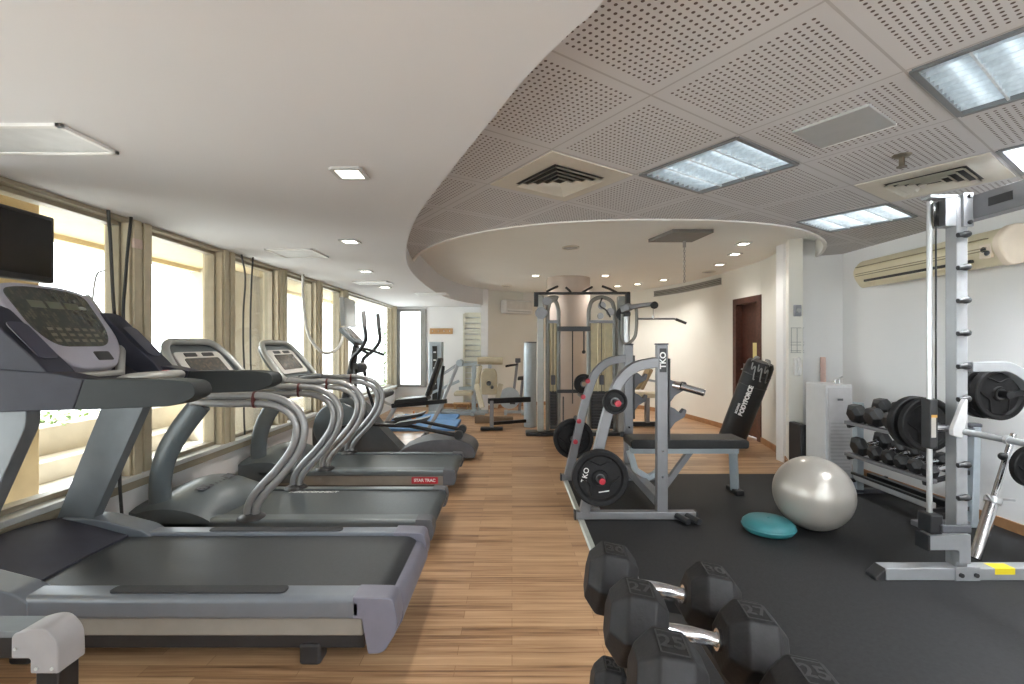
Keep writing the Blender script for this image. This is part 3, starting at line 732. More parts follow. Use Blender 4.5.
# console: tilted U-shaped panel
ux, uy = Vector((0, 1, 0)), Vector((-.55, 0, .74)).normalized()
co = Vector((-1.925, 2.19, 1.192)); nrm = ux.cross(uy)
out = rpoly([(-.10, -.01), (.10, -.01), (.225, .13), (.235, .44), (.12, .475), (-.12, .475), (-.235, .44), (-.225, .13)], [.06, .06, .12, .05, .1, .1, .05, .12])
cons = obj('console', MB().plate(out, co-nrm*.035, ux, uy, .05), LAV, T, bevel=.012)
scr = rpoly([(-.13, .115), (.13, .115), (.185, .21), (.195, .425), (.10, .45), (-.10, .45), (-.195, .425), (-.185, .21)], [.06, .06, .08, .04, .08, .08, .04, .08])
obj('display', MB().plate(scr, co+nrm*.0145, ux, uy, .003), SCREENM, cons)
obj('card_reader', MB().plate(rpoly([(.02, .035), (.105, .035), (.105, .085), (.02, .085)], .008), co+nrm*.0145, ux, uy, .003), BLACK, cons)
for k in range(3): obj('display_window', MB().plate([(-.12+.085*k, .33), (-.05+.085*k, .33), (-.05+.085*k, .37), (-.12+.085*k, .37)], co+nrm*.0172, ux, uy, .001), mat('lcd_olive', (.11, .115, .075), .3), cons)
obj('logo', MB().plate([(math.cos(t*PI/8)*.022+.135, math.sin(t*PI/8)*.011+.345) for t in range(16)], co+nrm*.0172, ux, uy, .001), mat('logo_grey', (.32, .34, .32), .4), cons)
mc = MB()
for a in range(6):
    for b in range(3): mc.plate([(-.12+.042*a, .14+.032*b), (-.095+.042*a, .14+.032*b), (-.095+.042*a, .155+.032*b), (-.12+.042*a, .155+.032*b)], co+nrm*.0172, ux, uy, .001)
obj('keypad', mc, mat('keypad_tan', (.14, .12, .08), .4), cons)
obj('trim', MB().tube([co-nrm*.02+ux*a+uy*b for a, b in ((-.262, .46), (-.256, .14), (-.13, -.025), (.13, -.025), (.256, .14), (.262, .46))], .021, 10), SILVPL, T)
obj('mouse_pad', MB().box(-1.80, -1.72, 2.30, 2.42, 1.12, 1.145), BLACK, T, bevel=.004)
hb = obj('pulse_bar', MB().tube(catmull([(-1.82, 2.14, 1.12), (-1.74, 2.15, 1.150), (-1.66, 2.24, 1.158), (-1.66, 2.36, 1.156), (-1.73, 2.44, 1.13)], 6), .020, 12), SILVPL, T)
obj('grip_ring', MB().tube([(-1.661, 2.25, 1.158), (-1.658, 2.28, 1.158)], .0225, 14), RED, hb)
obj('stop_key', MB().box(-1.83, -1.77, 2.05, 2.15, 1.128, 1.150), mat('orange_key', (.45, .10, .05), .4), T, bevel=.004)

# ================================================================== two silver treadmills behind
def silver_treadmill(Y0, label, belt_text):
    Y1 = Y0+.72; ym = (Y0+Y1)/2
    T = thing('treadmill', label, 'treadmill', (-1.4, ym, 0), 'silver treadmills with double tube handrails')
    obj('base_frame', MB().box(-2.2, -.62, Y0+.05, Y1-.05, .03, .10), BLACK, T)
    sk = obj('side_skirt', MB().box(-2.25, -.56, Y0+.012, Y1-.012, .075, .165), SKIRT, T, bevel=.005)
    for yy, s in ((Y0, 1), (Y1, -1)):
        p = rpoly([(yy, .16), (yy, .20), (yy+s*.015, .212), (yy+s*.095, .216), (yy+s*.095, .16)], [.01, .015, .01, .005, 0])
        obj('side_rail', MB().prism(p, 'x', -2.2, -.53), HOOD2, T)
        obj('end_cap', MB().prism(rpoly([(-.60, .218), (-.50, .214), (-.485, .15), (-.50, .08), (-.60, .08)], [0, .02, .02, .02, 0]), 'y', min(yy-.002*s, yy+s*.098), max(yy-.002*s, yy+s*.098)), DKGREY, T, bevel=.004)
    obj('belt', MB().prism(rpoly([(-2.1, .205), (-.52, .205), (-.48, .17), (-.52, .12), (-2.1, .12)], [0, .03, .03, .03, 0]), 'y', Y0+.095, Y1-.095), BELT2, T)
    obj('edge_strip', MB().box(-2.0, -.55, Y0+.092, Y0+.102, .20, .2085).box(-2.0, -.55, Y1-.102, Y1-.092, .20, .2085), BLACK, T)
    b = MB().plate(rpoly([(0, 0), (.23, 0), (.23, .058), (0, .058)], .008), (-.875, Y0+.0125, .092), (1, 0, 0), (0, 0, 1), .003)
    bg = obj('badge', b, RED, T)
    bg['label'] = 'red nameplate'
    text('lettering', 'STAR TRAC', .036, (-.76, Y0+.008, .121), (1, 0, 0), (0, 0, 1), LETTW, bg, bold=.0008)
    if belt_text: text('lettering', 'AEROCONNECT', .048, (-1.475, Y1-.135, .2056), (1, 0, 0), (0, 1, 0), LETTW, T, bold=.001)
    for x in (-.75, -2.05):
        for y in (Y0+.08, Y1-.08): obj('foot', MB().cyl((x, y, 0), (x, y, .05), .03, 14), BLACK, T)
    # hood
    hm = MB(); NX, NY = 12, 14; g = {}
    for i in range(NX+1):
        for j in range(NY+1):
            s, v = i/NX, j/NY
            x = -2.38+(-1.86-.0*v+2.38)*s - .02*math.cos(2*PI*v)*s
            z = .205+(.165*math.sin(PI*min(1, .12+s*.88))**.8)*(.45+.55*math.sin(PI*v)**.6)+(.02 if i == 0 else 0)
            if i == NX: z = .207
            g[i, j] = (x, Y0+(Y1-Y0)*v, z)
    for i in range(NX):
        for j in range(NY): hm.raw([g[i, j], g[i, j+1], g[i+1, j+1], g[i+1, j]], [(0, 1, 2, 3)])
    bmesh.ops.remove_doubles(hm.bm, verts=hm.bm.verts[:], dist=1e-4)
    ex = bmesh.ops.extrude_edge_only(hm.bm, edges=[e for e in hm.bm.edges if e.is_boundary])
    for v in [q for q in ex['geom'] if isinstance(q, bmesh.types.BMVert)]: v.co.z = .10 if v.co.x < -1.88 else .20
    hd = obj('motor_hood', hm, HOOD2, T, angle=50)
    vt = MB(); vt.plate([(-.18, -.03), (.18, -.03), (.18, .03), (-.18, .03)], (-2.06, ym, .347), (0, 1, 0), (-1, 0, .25), .004)
    for k in range(9): vt.bar((-2.03, ym-.16+.042*k, .345), (-2.09, ym-.16+.042*k, .353), .006, .012)
    obj('vent', vt, DKGREY, hd)
    # front upright
    U = [(-2.235, .22), (-2.24, .42), (-2.20, .60), (-2.11, .76), (-1.98, .93)]
    up = catmull([Vector((x, Y0+.075, z)) for x, z in U], 6)
    obj('upright', MB().tube(up, .056, 16, sx=1.25, sy=.62, up=(1, 0, 0)), HOOD2, T)
    # console: arched frame, panel, display
    ux = Vector((0, 1, 0)); uy = Vector((-.26, 0, .33)).normalized(); nn = ux.cross(uy); co = Vector((-1.985, ym, .985))
    arch = rpoly([(-.33, .0), (.33, .0), (.335, .25), (.25, .43), (-.25, .43), (-.335, .25)], [.06, .06, .12, .12, .12, .12], 7)
    cs = obj('console', MB().plate(arch, co-nn*.05, ux, uy, .035), HOOD2, T, bevel=.012)
    obj('frame', MB().tube([co+ux*p[0]+uy*p[1] for p in arch], .024, 12, closed=True), mat('silver_frame', (.42, .43, .42), .34, .4), T)
    pn = rpoly([(-.255, .07), (.255, .07), (.245, .345), (-.245, .345)], .05)
    obj('panel', MB().plate(pn, co-nn*.018, ux, uy, .018), mat('console_panel', (.66, .64, .60), .4), cs, bevel=.006)
    dsx = rpoly([(-.19, .115), (.19, .115), (.18, .285), (-.18, .285)], .02)
    obj('display', MB().plate(dsx, co, ux, uy, .004), SCREEN2, cs)
    obj('key_strip', MB().plate(rpoly([(-.15, .30), (-.03, .30), (-.03, .33), (-.15, .33)], .008), co, ux, uy, .004).plate(rpoly([(.03, .30), (.15, .30), (.15, .33), (.03, .33)], .008), co, ux, uy, .004), BLACK, cs)
    obj('tray', MB().box(-2.06, -1.86, ym-.20, ym+.20, .915, .94), BLACK, T, bevel=.008)
    bt = MB().box(-1.97, -1.91, ym-.12, ym-.01, .985, 1.02).box(-1.97, -1.91, ym+.03, ym+.14, .985, 1.02)
    obj('cup_holder', bt, BLACK, T, bevel=.01)
    # handrails
    P = [(-2.02, .965), (-1.80, .955), (-1.617, .955), (-1.49, .94), (-1.385, .885), (-1.335, .785), (-1.36, .65), (-1.46, .505), (-1.585, .37), (-1.638, .285), (-1.645, .205)]
    C2 = catmull([Vector((x, 0, z)) for x, z in P], 5)
    for yy in (Y0+.05, Y1-.05):
        mb = MB()
        for s in (-1, 1):
            q = []
            for i, c in enumerate(C2):
                t = (C2[min(i+1, len(C2)-1)]-C2[max(i-1, 0)]).normalized(); nv = Vector((t.z, 0, -t.x))
                q.append(Vector((c.x, yy, c.z))+nv*s*.025)
            mb.tube(q, .0235, 12, up=(0, 1, 0))
        hr = obj('handrail', mb, mat('handrail_silver', (.33, .33, .335), .34, .5, var=.03), T)
        obj('grip_ring', MB().tube([(-1.630, yy, .955), (-1.616, yy, .955)], .053, 18, sx=1, sy=.62, up=(0, 0, 1)), mat('dark_red_ring', (.085, .012, .012), .5), hr)
        obj('base_collar', MB().lathe([(.085, 0), (.08, .012), (.05, .028), (0, .028)], (-1.645, yy, .208), n=20), BLACK, hr)
    obj('cross_bar', MB().tube([(-1.95, Y0+.05, .99), (-1.88, Y0+.2, 1.0), (-1.88, Y1-.2, 1.0), (-1.95, Y1-.05, .99)], .022, 12), HOOD2, T)
    return T
silver_treadmill(2.93, 'silver treadmill with white lettering on its belt, between the dark treadmill and the red-badged one', True)
silver_treadmill(4.10, 'silver treadmill with red nameplate visible on its pale skirt, next to the elliptical trainer', False)

# ================================================================== elliptical trainer
E = thing('elliptical_trainer', 'dark grey elliptical trainer with tall swing handles beside the red-badged treadmill', 'elliptical trainer', (-1.3, 5.5, 0))
hs = rpoly([(-2.28, .05), (-2.29, .40), (-2.10, .66), (-1.86, .70), (-1.70, .60), (-1.52, .36), (-1.30, .13), (-1.22, .05)], [.03, .12, .12, .06, .1, .1, .1, .02])
obj('housing', MB().prism(hs, 'y', 5.40, 5.64), mat('charcoal_housing', (.06, .065, .07), .4), E, bevel=.03)
for yy in (5.375, 5.645):
    obj('wheel_cover', MB().lathe([(0, -.012), (.22, -.014), (.275, -.008), (.285, .004), (.275, .014), (0, .014)], (-1.98, yy, .36), (0, 1, 0), n=40), HOOD2, E)
    obj('crank', MB().bar((-1.98, yy+(-.03 if yy < 5.5 else .03), .36), (-1.70, yy+(-.03 if yy < 5.5 else .03), .42 if yy < 5.5 else .30), .05, .03), BLKMET, E)
rs = [(-1.30, .03), (-1.27, .11), (-1.09, .20), (-.84, .245), (-.57, .235), (-.44, .17), (-.40, .09), (-.42, .03)]
obj('rear_housing', MB().prism(rpoly(rs, [.02, .04, .1, .1, .1, .06, .04, .02]), 'y', 5.28, 5.76), DKGREY, E, bevel=.03)
obj('base', MB().box(-2.25, -.5, 5.44, 5.60, 0, .06).box(-2.2, -2.1, 5.2, 5.85, 0, .05).box(-.75, -.62, 5.24, 5.80, 0, .035), BLKMET, E, bevel=.006)
for yy, dz, dx in ((5.33, .0, 0), (5.71, .07, -.12)):
    ar = obj('foot_link', MB().tube([(-1.72, yy, .41-dz), (-1.15, yy, .385), (-.58, yy, .27)], .022, 10), BLKMET, E)
    obj('pedal', MB().prism(rpoly([(-1.32+dx, .41), (-1.28+dx, .43), (-1.0+dx, .475), (-.92+dx, .50), (-.95+dx, .45), (-1.25+dx, .385)], .012), 'y', yy-.07, yy+.07), BLACK, ar, bevel=.006)
    obj('roller', MB().cyl((-.60, yy-.04, .285), (-.60, yy+.04, .285), .05, 18), BLACK, ar)
    sgn = -1 if yy < 5.5 else 1
    obj('lower_arm', MB().tube(catmull([(-1.78, 5.52+sgn*.16, 1.02), (-1.76, 5.52+sgn*.2, .8), (-1.70, yy+sgn*.03, .60), (-1.62, yy+sgn*.03, .41-dz)], 5), .019, 10), BLKMET, E)
    P = [(-1.80, 5.52+sgn*.14, 1.0), (-1.79, 5.52+sgn*.17, 1.13), (-1.68, 5.52+sgn*.22, 1.24), (-1.61, 5.52+sgn*.23, 1.36), (-1.62, 5.52+sgn*.23, 1.5), (-1.635, 5.52+sgn*.23, 1.68)]
    if sgn < 0: P = [(x-.03, y, z) for x, y, z in P]
    hn = obj('swing_handle', MB().tube(catmull(P, 6), .021, 12), BLKMET, E)
    obj('hand_grip', MB().tube([P[-2], P[-1]], .025, 12), mat('foam_grip', (.10, .10, .10), .7), hn)
obj('mast', MB().bar((-1.95, 5.52, .62), (-1.82, 5.52, 1.30), .11, .09, w2=.07, h2=.06), BLACK, E, bevel=.015)
obj('joint_cover', MB().cyl((-1.80, 5.36, 1.03), (-1.80, 5.68, 1.03), .06, 20), BLACK, E)
obj('fixed_handle', MB().tube(catmull([(-1.62, 5.36, 1.20), (-1.74, 5.40, 1.25), (-1.80, 5.52, 1.25), (-1.74, 5.66, 1.25), (-1.55, 5.72, 1.18)], 5), .017, 10), BLKMET, E)
cp = Vector((-1.80, 5.52, 1.29)); ux = Vector((0, 1, 0)); uy = Vector((-.62, 0, .62)).normalized()
cs = obj('console', MB().plate(rpoly([(-.15, 0), (.15, 0), (.17, .26), (-.17, .26)], .05), cp, ux, uy, .05), HOOD2, E, bevel=.01)
obj('display', MB().plate(rpoly([(-.10, .06), (.10, .06), (.11, .22), (-.11, .22)], .02), cp+ux.cross(uy)*.05, ux, uy, .004), SCREEN2, cs)

# ================================================================== sit-up bench and blue mats
B = thing('adjustable_bench', 'black adjustable bench with raised backrest and silver legs in front of the blue mats', 'bench', (-1.3, 6.75, 0))
obj('seat', MB().prism(rpoly([(-1.66, .47), (-1.64, .53), (-1.20, .575), (-1.17, .52)], .025), 'y', 6.60, 6.90), VINYL, B, bevel=.012)
obj('backrest', MB().bar((-1.20, 6.75, .58), (-1.02, 6.75, 1.11), .28, .06, up=(-1, 0, .4)), VINYL, B, bevel=.02)
obj('frame', MB().bar((-1.72, 6.75, .43), (-.93, 6.75, .50), .06, .06).bar((-1.05, 6.75, .50), (-.98, 6.75, 1.0), .05, .04, up=(1, 0, 0)), BLKMET, B, bevel=.005)
obj('leg', MB().bar((-.96, 6.75, .52), (-1.24, 6.75, .02), .045, .05), LTMET, B, bevel=.005)
obj('leg', MB().bar((-1.66, 6.75, .43), (-1.90, 6.75, .02), .045, .05), LTMET, B, bevel=.005)
obj('foot', MB().cyl((-1.24, 6.52, .025), (-1.24, 6.98, .025), .025, 14), BLACK, B)
obj('foot', MB().cyl((-1.90, 6.52, .025), (-1.90, 6.98, .025), .025, 14), BLACK, B)
obj('ankle_roller', MB().cyl((-1.80, 6.50, .60), (-1.80, 7.0, .60), .05, 18), mat('foam_grip', (.10, .10, .10), .7), B)
obj('ankle_roller_post', MB().tube(catmull([(-1.72, 6.75, .44), (-1.84, 6.75, .50), (-1.80, 6.75, .60)], 5), .018, 10), ALU, B)
def blue_mat(x0, x1, y0, y1, z, label):
    r = thing('exercise_mat', label, 'exercise mat', ((x0+x1)/2, (y0+y1)/2, z), 'blue exercise mats on the floor')
    n = 3
    for k in range(n):
        a, b = y0+(y1-y0)*k/n, y0+(y1-y0)*(k+1)/n
        obj('panel', MB().box(x0, x1, a+.004, b-.004, z, z+.045), BLUEMAT, r, bevel=.012)
blue_mat(-2.02, -.86, 7.08, 8.0, 0.001, 'blue folding exercise mat on the floor just behind the black sit-up bench')
blue_mat(-2.05, -.95, 8.04, 8.60, 0.001, 'blue folding exercise mat on the floor by the silver press machine')
r = thing('bucket', 'small white bucket standing on the blue mat', 'bucket', (-1.78, 7.45, .047))
obj('body', MB().lathe([(0, 0), (.065, 0), (.085, .16), (.08, .16), (.062, .01), (0, .01)], (-1.78, 7.45, .047), n=24), WHITEP, r)
obj('handle', MB().tube([(-1.78+.085*math.cos(a), 7.45, .19+.05*math.sin(a)) for a in [PI*k/8 for k in range(9)]], .004, 6), ALU, r)
obj('bottle', MB().lathe([(0, 0), (.035, 0), (.035, .13), (.014, .17), (.014, .20), (0, .20)], (-1.56, 7.5, .047), n=16), mat('orange_plastic', (.65, .22, .06), .4), None, origin=None)
o = bpy.data.objects['bottle']; tag(o, 'small orange bottle standing on the blue mat beside the white bucket', 'bottle')

# ================================================================== silver press machine in the corner
P = thing('press_machine', 'pale silver chest press machine with a tall shrouded weight tower by the end wall', 'weight machine', (-1.1, 9.1, 0))
tw = obj('weight_tower', MB().prism(rpoly([(-1.60, 9.28), (-1.60, 9.02), (-1.34, 9.02), (-1.34, 9.28)], .03), 'z', 0.02, 1.36), BLUEMET, P, bevel=.01)
obj('stack_window', MB().box(-1.52, -1.43, 9.008, 9.02, .2, 1.28), DARKSLOT, tw)
for k in range(9): obj('stack_number', MB().box(-1.50, -1.45, 9.003, 9.009, .55+.075*k, .575+.075*k), LETTG if k % 2 else LETTW, tw)
obj('base', MB().bar((-1.4, 9.1, .04), (-.45, 8.9, .04), .07, .06).bar((-.72, 8.55, .04), (-.72, 9.3, .04), .07, .06).bar((-1.55, 8.7, .04), (-.50, 8.7, .04), .07, .06), BLUEMET, P, bevel=.006)
obj('upright', MB().bar((-.72, 8.9, .05), (-.72, 8.9, .96), .07, .08), BLUEMET, P, bevel=.006)
obj('upright', MB().bar((-.62, 8.9, .05), (-.62, 8.9, .93), .05, .05), BLUEMET, P, bevel=.006)
obj('cross_beam', MB().bar((-1.05, 8.88, .92), (-.60, 8.88, .95), .05, .06), BLUEMET, P, bevel=.006)
obj('cross_beam', MB().bar((-1.0, 8.9, .48), (-.60, 8.9, .5), .05, .06), BLUEMET, P, bevel=.006)
obj('lever_arm', MB().bar((-.98, 8.75, 1.0), (-1.34, 8.62, .08), .055, .055), LTMET, P, bevel=.006)
obj('lever_arm', MB().bar((-.95, 8.85, .98), (-1.5, 8.75, .62), .045, .05), LTMET, P, bevel=.006)
obj('lever_arm', MB().bar((-1.0, 8.95, .62), (-1.55, 8.9, .38), .045, .05), BLUEMET, P, bevel=.006)
obj('pivot', MB().cyl((-.97, 8.68, .97), (-.97, 8.95, .97), .06, 18), BLUEMET, P)
obj('seat', MB().box(-1.05, -.72, 8.5, 8.85, .38, .45), BEIGEPAD, P, bevel=.02)
obj('backrest', MB().bar((-.66, 8.66, .48), (-.58, 8.66, .92), .28, .07, up=(1, 0, 0)), BEIGEPAD, P, bevel=.02)
r = thing('step_box', 'small brown wooden step on the floor under the press machine arms', 'step', (-1.0, 9.3, 0))
obj('top', MB().box(-1.18, -.84, 9.36, 9.6, .10, .135), WOODLT, r, bevel=.008)
for x in (-1.15, -.90): obj('side', MB().box(x, x+.03, 9.37, 9.59, 0, .10), WOODLT, r)

# ================================================================== beige leg machine with its tower
L = thing('leg_machine', 'leg extension machine with beige pads and a grey round weight tower', 'weight machine', (-.1, 7.3, 0))
obj('roller_pad', MB().cyl((-.53, 7.2, 1.06), (-.14, 7.2, 1.06), .058, 22), BEIGEPAD, L, bevel=.01)
obj('roller_arm', MB().bar((-.34, 7.26, .55), (-.34, 7.24, 1.05), .05, .05), LTMET, L)
bp = obj('back_pad', MB().plate(rpoly([(-.125, 0), (.125, 0), (.125, .32), (.09, .40), (-.09, .40), (-.125, .32)], [.04, .04, .06, .08, .08, .06]), (-.35, 7.20, .54), (1, 0, 0), (0, -.12, 1), -.07), BEIGEPAD, L, bevel=.02)
obj('hub', MB().cyl((-.35, 7.20, .72), (-.35, 7.10, .72), .035, 18).cyl((-.30, 7.18, .66), (-.30, 7.08, .66), .022, 14), BLACK, bp)
for s, xx in ((-1, -.52), (1, -.20)):
    obj('side_pad', MB().bar((xx+s*.03, 7.32, .70), (xx-s*.06, 7.28, .33), .08, .06, up=(0, 1, 0)), mat('cream_pad', (.62, .57, .45), .5), L, bevel=.015)
obj('beam', MB().bar((-.36, 7.2, .445), (.30, 7.45, .445), .07, .08), BLKMET, L, bevel=.006)
obj('leg', MB().bar((-.31, 7.2, .03), (-.31, 7.2, .45), .06, .06), GREYMET, L, bevel=.005)
obj('foot', MB().bar((-.48, 7.2, .025), (-.14, 7.2, .025), .10, .05), BLKMET, L, bevel=.008)
obj('base_rail', MB().bar((-.30, 7.22, .10), (.28, 7.5, .10), .05, .05), BLKMET, L, bevel=.005)
tw = obj('weight_tower', MB().prism([(.29+.10*math.cos(a), 7.55+.14*math.sin(a)) for a in [2*PI*k/28 for k in range(28)]], 'z', .0, 1.33), BLUEMET, L, bevel=.008)
obj('tower_cap', MB().prism([(.29+.103*math.cos(a), 7.55+.143*math.sin(a)) for a in [2*PI*k/28 for k in range(28)]], 'z', 1.33, 1.35), DKGREY, tw)
obj('edge_rail', MB().box(.185, .20, 7.53, 7.57, .25, 1.28), ALU, tw)
obj('cross_foot', MB().box(-.62, .02, 7.85, 7.95, 0, .10), mat('brown_beam', (.16, .11, .07), .5), L, bevel=.008)

# upright bike by the back wall
K = thing('exercise_bike', 'small grey upright exercise bike by the back wall behind the leg machine', 'exercise bike', (.05, 8.9, 0))
obj('base', MB().bar((-.15, 8.9, .04), (.22, 8.9, .04), .06, .05).bar((-.12, 8.7, .03), (-.12, 9.1, .03), .05, .05).bar((.2, 8.7, .03), (.2, 9.1, .03), .05, .05), BLUEMET, K, bevel=.005)
obj('flywheel', MB().cyl((-.05, 8.86, .30), (-.05, 8.94, .30), .20, 28), BLUEMET, K, bevel=.01)
obj('mast', MB().bar((.02, 8.9, .30), (.10, 8.9, .98), .06, .05), GREYMET, K, bevel=.005)
obj('handlebar', MB().tube(catmull([(-.12, 8.75, .90), (.0, 8.78, .92), (.10, 8.9, .93), (.0, 9.02, .92), (-.12, 9.05, .90)], 5), .016, 10), BLKMET, K)
obj('console', MB().box(.06, .16, 8.82, 8.98, .97, 1.05), DKGREY, K, bevel=.01)
obj('seat_post', MB().bar((.14, 8.9, .06), (.20, 8.9, .66), .05, .05), GREYMET, K, bevel=.005)
obj('saddle', MB().prism(rpoly([(.10, .64), (.11, .70), (.30, .72), (.31, .65)], .02), 'y', 8.80, 9.0), BLACK, K, bevel=.015)
obj('pedal', MB().box(-.04, .06, 8.76, 8.84, .20, .225), BLACK, K); obj('pedal', MB().box(-.12, -.02, 8.96, 9.04, .38, .405), BLACK, K)

# ================================================================== multi station in front of the column
G = thing('multi_gym', 'grey multi station cable machine with two towers in front of the round column', 'cable machine', (.95, 6.8, 0))
def gtower(x0, x1, y, up_w):
    """rounded arch frame, guide rods behind a yellowed cover, and a black stack"""
    pts = [(x0, y, .05), (x0, y, 1.80), (x0+.04, y, 1.93), (x0+.14, y, 1.99), (x1-.14, y, 1.99), (x1-.04, y, 1.93), (x1, y, 1.80), (x1, y, .05)]
    q = [Vector(p) for p in pts]
    path = [q[0]]+catmull(q[1:7], 5)+[q[7]]
    obj('arch_frame', MB().tube(path, .030, 12, up=(0, 1, 0)), mat('gym_grey', (.25, .25, .235), .4, .4), G)
    obj('top_plate', MB().box(x0, x1, y-.03, y+.03, 1.62, 1.66), GREYMET, G, bevel=.004)
    obj('shroud', MB().box(x0+.022, x1-.022, y+.06, y+.07, .62, 1.62), YELROD, G)
    for k in range(2): obj('guide_rod', MB().cyl((x0+(x1-x0)*(.36+.28*k), y, .1), (x0+(x1-x0)*(.36+.28*k), y, 1.62), .011, 10), mat('yellowed_rod', (.72, .63, .42), .35, .3), G)
    st = MB()
    for k in range(13): st.box(x0+.035, x1-.035, y-.055, y+.055, .08+.042*k, .08+.042*k+.038)
    obj('weight_stack', st, BLACK, G, bevel=.003)
    obj('stack_cable', MB().cyl((.5*(x0+x1), y, .62), (.5*(x0+x1), y, 1.62), .005, 8), BLACK, G)
    obj('stack_block', MB().box(.5*(x0+x1)-.03, .5*(x0+x1)+.03, y-.03, y+.03, .72, .86), DKGREY, G, bevel=.006)
gtower(.52, .68, 6.9, 0); gtower(1.12, 1.50, 6.9, 0)
obj('post', MB().box(.37, .46, 6.84, 6.94, .03, 2.02), mat('gym_pale', (.34, .34, .32), .4, .35), G, bevel=.01)
obj('post', MB().box(1.52, 1.62, 6.76, 6.86, .03, 2.0), mat('gym_grey', (.25, .25, .235), .4, .4), G, bevel=.01)
obj('foot', MB().prism(rpoly([(.20, 6.72), (.72, 6.72), (.72, 6.98), (.20, 6.98)], .03), 'z', 0, .05), BLKMET, G, bevel=.01)
obj('foot', MB().box(1.10, 1.72, 6.72, 6.98, 0, .05), BLKMET, G, bevel=.01)
tb = obj('top_bar', MB().bar((.32, 6.88, 2.05), (1.70, 6.82, 2.05), .04, .038), BLKMET, G, bevel=.006)
for (a, b) in (((.50, 2.07), (.66, 2.15)), ((.78, 2.13), (.86, 2.05)), ((1.0, 2.05), (1.16, 2.14)), ((1.30, 2.15), (1.52, 2.06))):
    obj('chin_grip', MB().tube([(a[0], 6.82, a[1]), ((a[0]+b[0])/2, 6.79, (a[1]+b[1])/2), (b[0], 6.84, b[1])], .017, 10), BLACK, tb)
obj('end_bracket', MB().box(.32, .38, 6.82, 6.92, 1.86, 2.06), BLACK, G, bevel=.006); obj('end_bracket', MB().box(1.64, 1.70, 6.77, 6.87, 1.86, 2.06), BLACK, G, bevel=.006)
def pulley(x, y, z, r, m): obj('pulley', MB().lathe([(0, -.018), (r, -.018), (r*.86, 0), (r, .018), (0, .018)], (x, y, z), (0, 1, 0), n=26), m, G)
pulley(.42, 6.80, 1.76, .085, GREYMET); pulley(.50, 6.80, 1.93, .06, GREYMET); pulley(1.58, 6.70, 1.74, .10, BLKMET); pulley(1.30, 6.83, 1.87, .055, LTMET); pulley(1.42, 6.83, 1.78, .055, LTMET); pulley(1.28, 6.83, 1.72, .045, LTMET)
obj('cable', MB().tube(catmull([(1.30, 6.81, 1.98), (1.27, 6.81, 1.87), (1.36, 6.81, 1.80), (1.42, 6.81, 1.70)], 6), .012, 8), BLACK, G)
obj('cross_member', MB().box(.66, 1.14, 6.84, 6.90, 1.50, 1.57), BLKMET, G, bevel=.006)
obj('cross_member', MB().box(.66, 1.14, 6.86, 6.90, .60, .65), BLKMET, G, bevel=.006)
obj('strap', MB().box(.868, .885, 6.83, 6.838, .45, 1.50), BLACK, G)
obj('strap', MB().box(1.03, 1.052, 6.83, 6.838, 1.22, 1.50), BLACK, G)
obj('strap_ball', MB().ball((1.04, 6.834, 1.20), .028, 14), BLACK, G)
obj('lower_slot', MB().box(.735, .755, 6.86, 6.87, .08, .55), BLACK, G)
# pulldown arm
obj('pulldown_arm', MB().bar((1.56, 6.7, 1.80), (1.66, 6.6, 1.84), .08, .10).bar((1.64, 6.62, 1.83), (1.93, 6.42, 1.86), .06, .07, h2=.05), GREYMET, G, bevel=.01)
pulley(1.93, 6.40, 1.84, .05, BLKMET)
lp = [(1.56, 6.68, 1.74), (1.56, 6.68, 1.42), (1.60, 6.66, 1.34), (1.66, 6.63, 1.34), (1.73, 6.6, 1.46), (1.74, 6.6, 1.78), (1.70, 6.62, 1.84)]
obj('guard_loop', MB().tube(catmull(lp, 6), .022, 12), mat('gym_grey', (.25, .25, .235), .4, .4), G)
obj('post_sleeve', MB().cyl((1.62, 6.68, 1.34), (1.62, 6.68, 1.70), .05, 18), ALU, G)
obj('pulldown_cable', MB().cyl((1.915, 6.40, 1.66), (1.915, 6.40, 1.82), .006, 8), GRILLE, G)
LB = thing('lat_bar', 'long thin pulldown bar with bent black end hanging from the machine arm', 'pulldown bar', (1.915, 6.40, 1.66))
obj('bar', MB().tube([(1.70, 6.40, 1.655), (2.20, 6.40, 1.655), (2.28, 6.40, 1.63)], .013, 10), GREYMET, LB)
obj('hand_grip', MB().tube([(2.22, 6.40, 1.65), (2.36, 6.40, 1.595)], .019, 12), BLACK, LB)
obj('swivel', MB().cyl((1.915, 6.40, 1.655), (1.915, 6.40, 1.70), .014, 12), CHROME, LB)
# seat of the station
obj('seat_base', MB().bar((1.72, 7.55, .04), (2.35, 7.55, .04), .07, .07), BLKMET, G, bevel=.006)
obj('seat_link', MB().bar((1.58, 6.85, .04), (1.75, 7.55, .04), .06, .06), BLKMET, G, bevel=.006)
obj('seat_post', MB().bar((2.16, 7.55, .06), (2.16, 7.55, .48), .08, .07), GREYMET, G, bevel=.006)
obj('seat', MB().prism(rpoly([(1.95, .47), (1.95, .54), (2.36, .54), (2.36, .47)], .025), 'y', 7.38, 7.72), BEIGEPAD, G, bevel=.015)
obj('backrest', MB().bar((2.04, 7.55, .60), (2.20, 7.55, .92), .28, .06, up=(-1, 0, .3)), TANPAD, G, bevel=.02)
obj('thigh_pad', MB().cyl((1.72, 7.5, .66), (2.02, 7.5, .66), .07, 20), TANPAD, G, bevel=.01)
obj('lever', MB().bar((1.70, 7.5, .82), (2.30, 7.5, .72), .035, .035), LTMET, G)

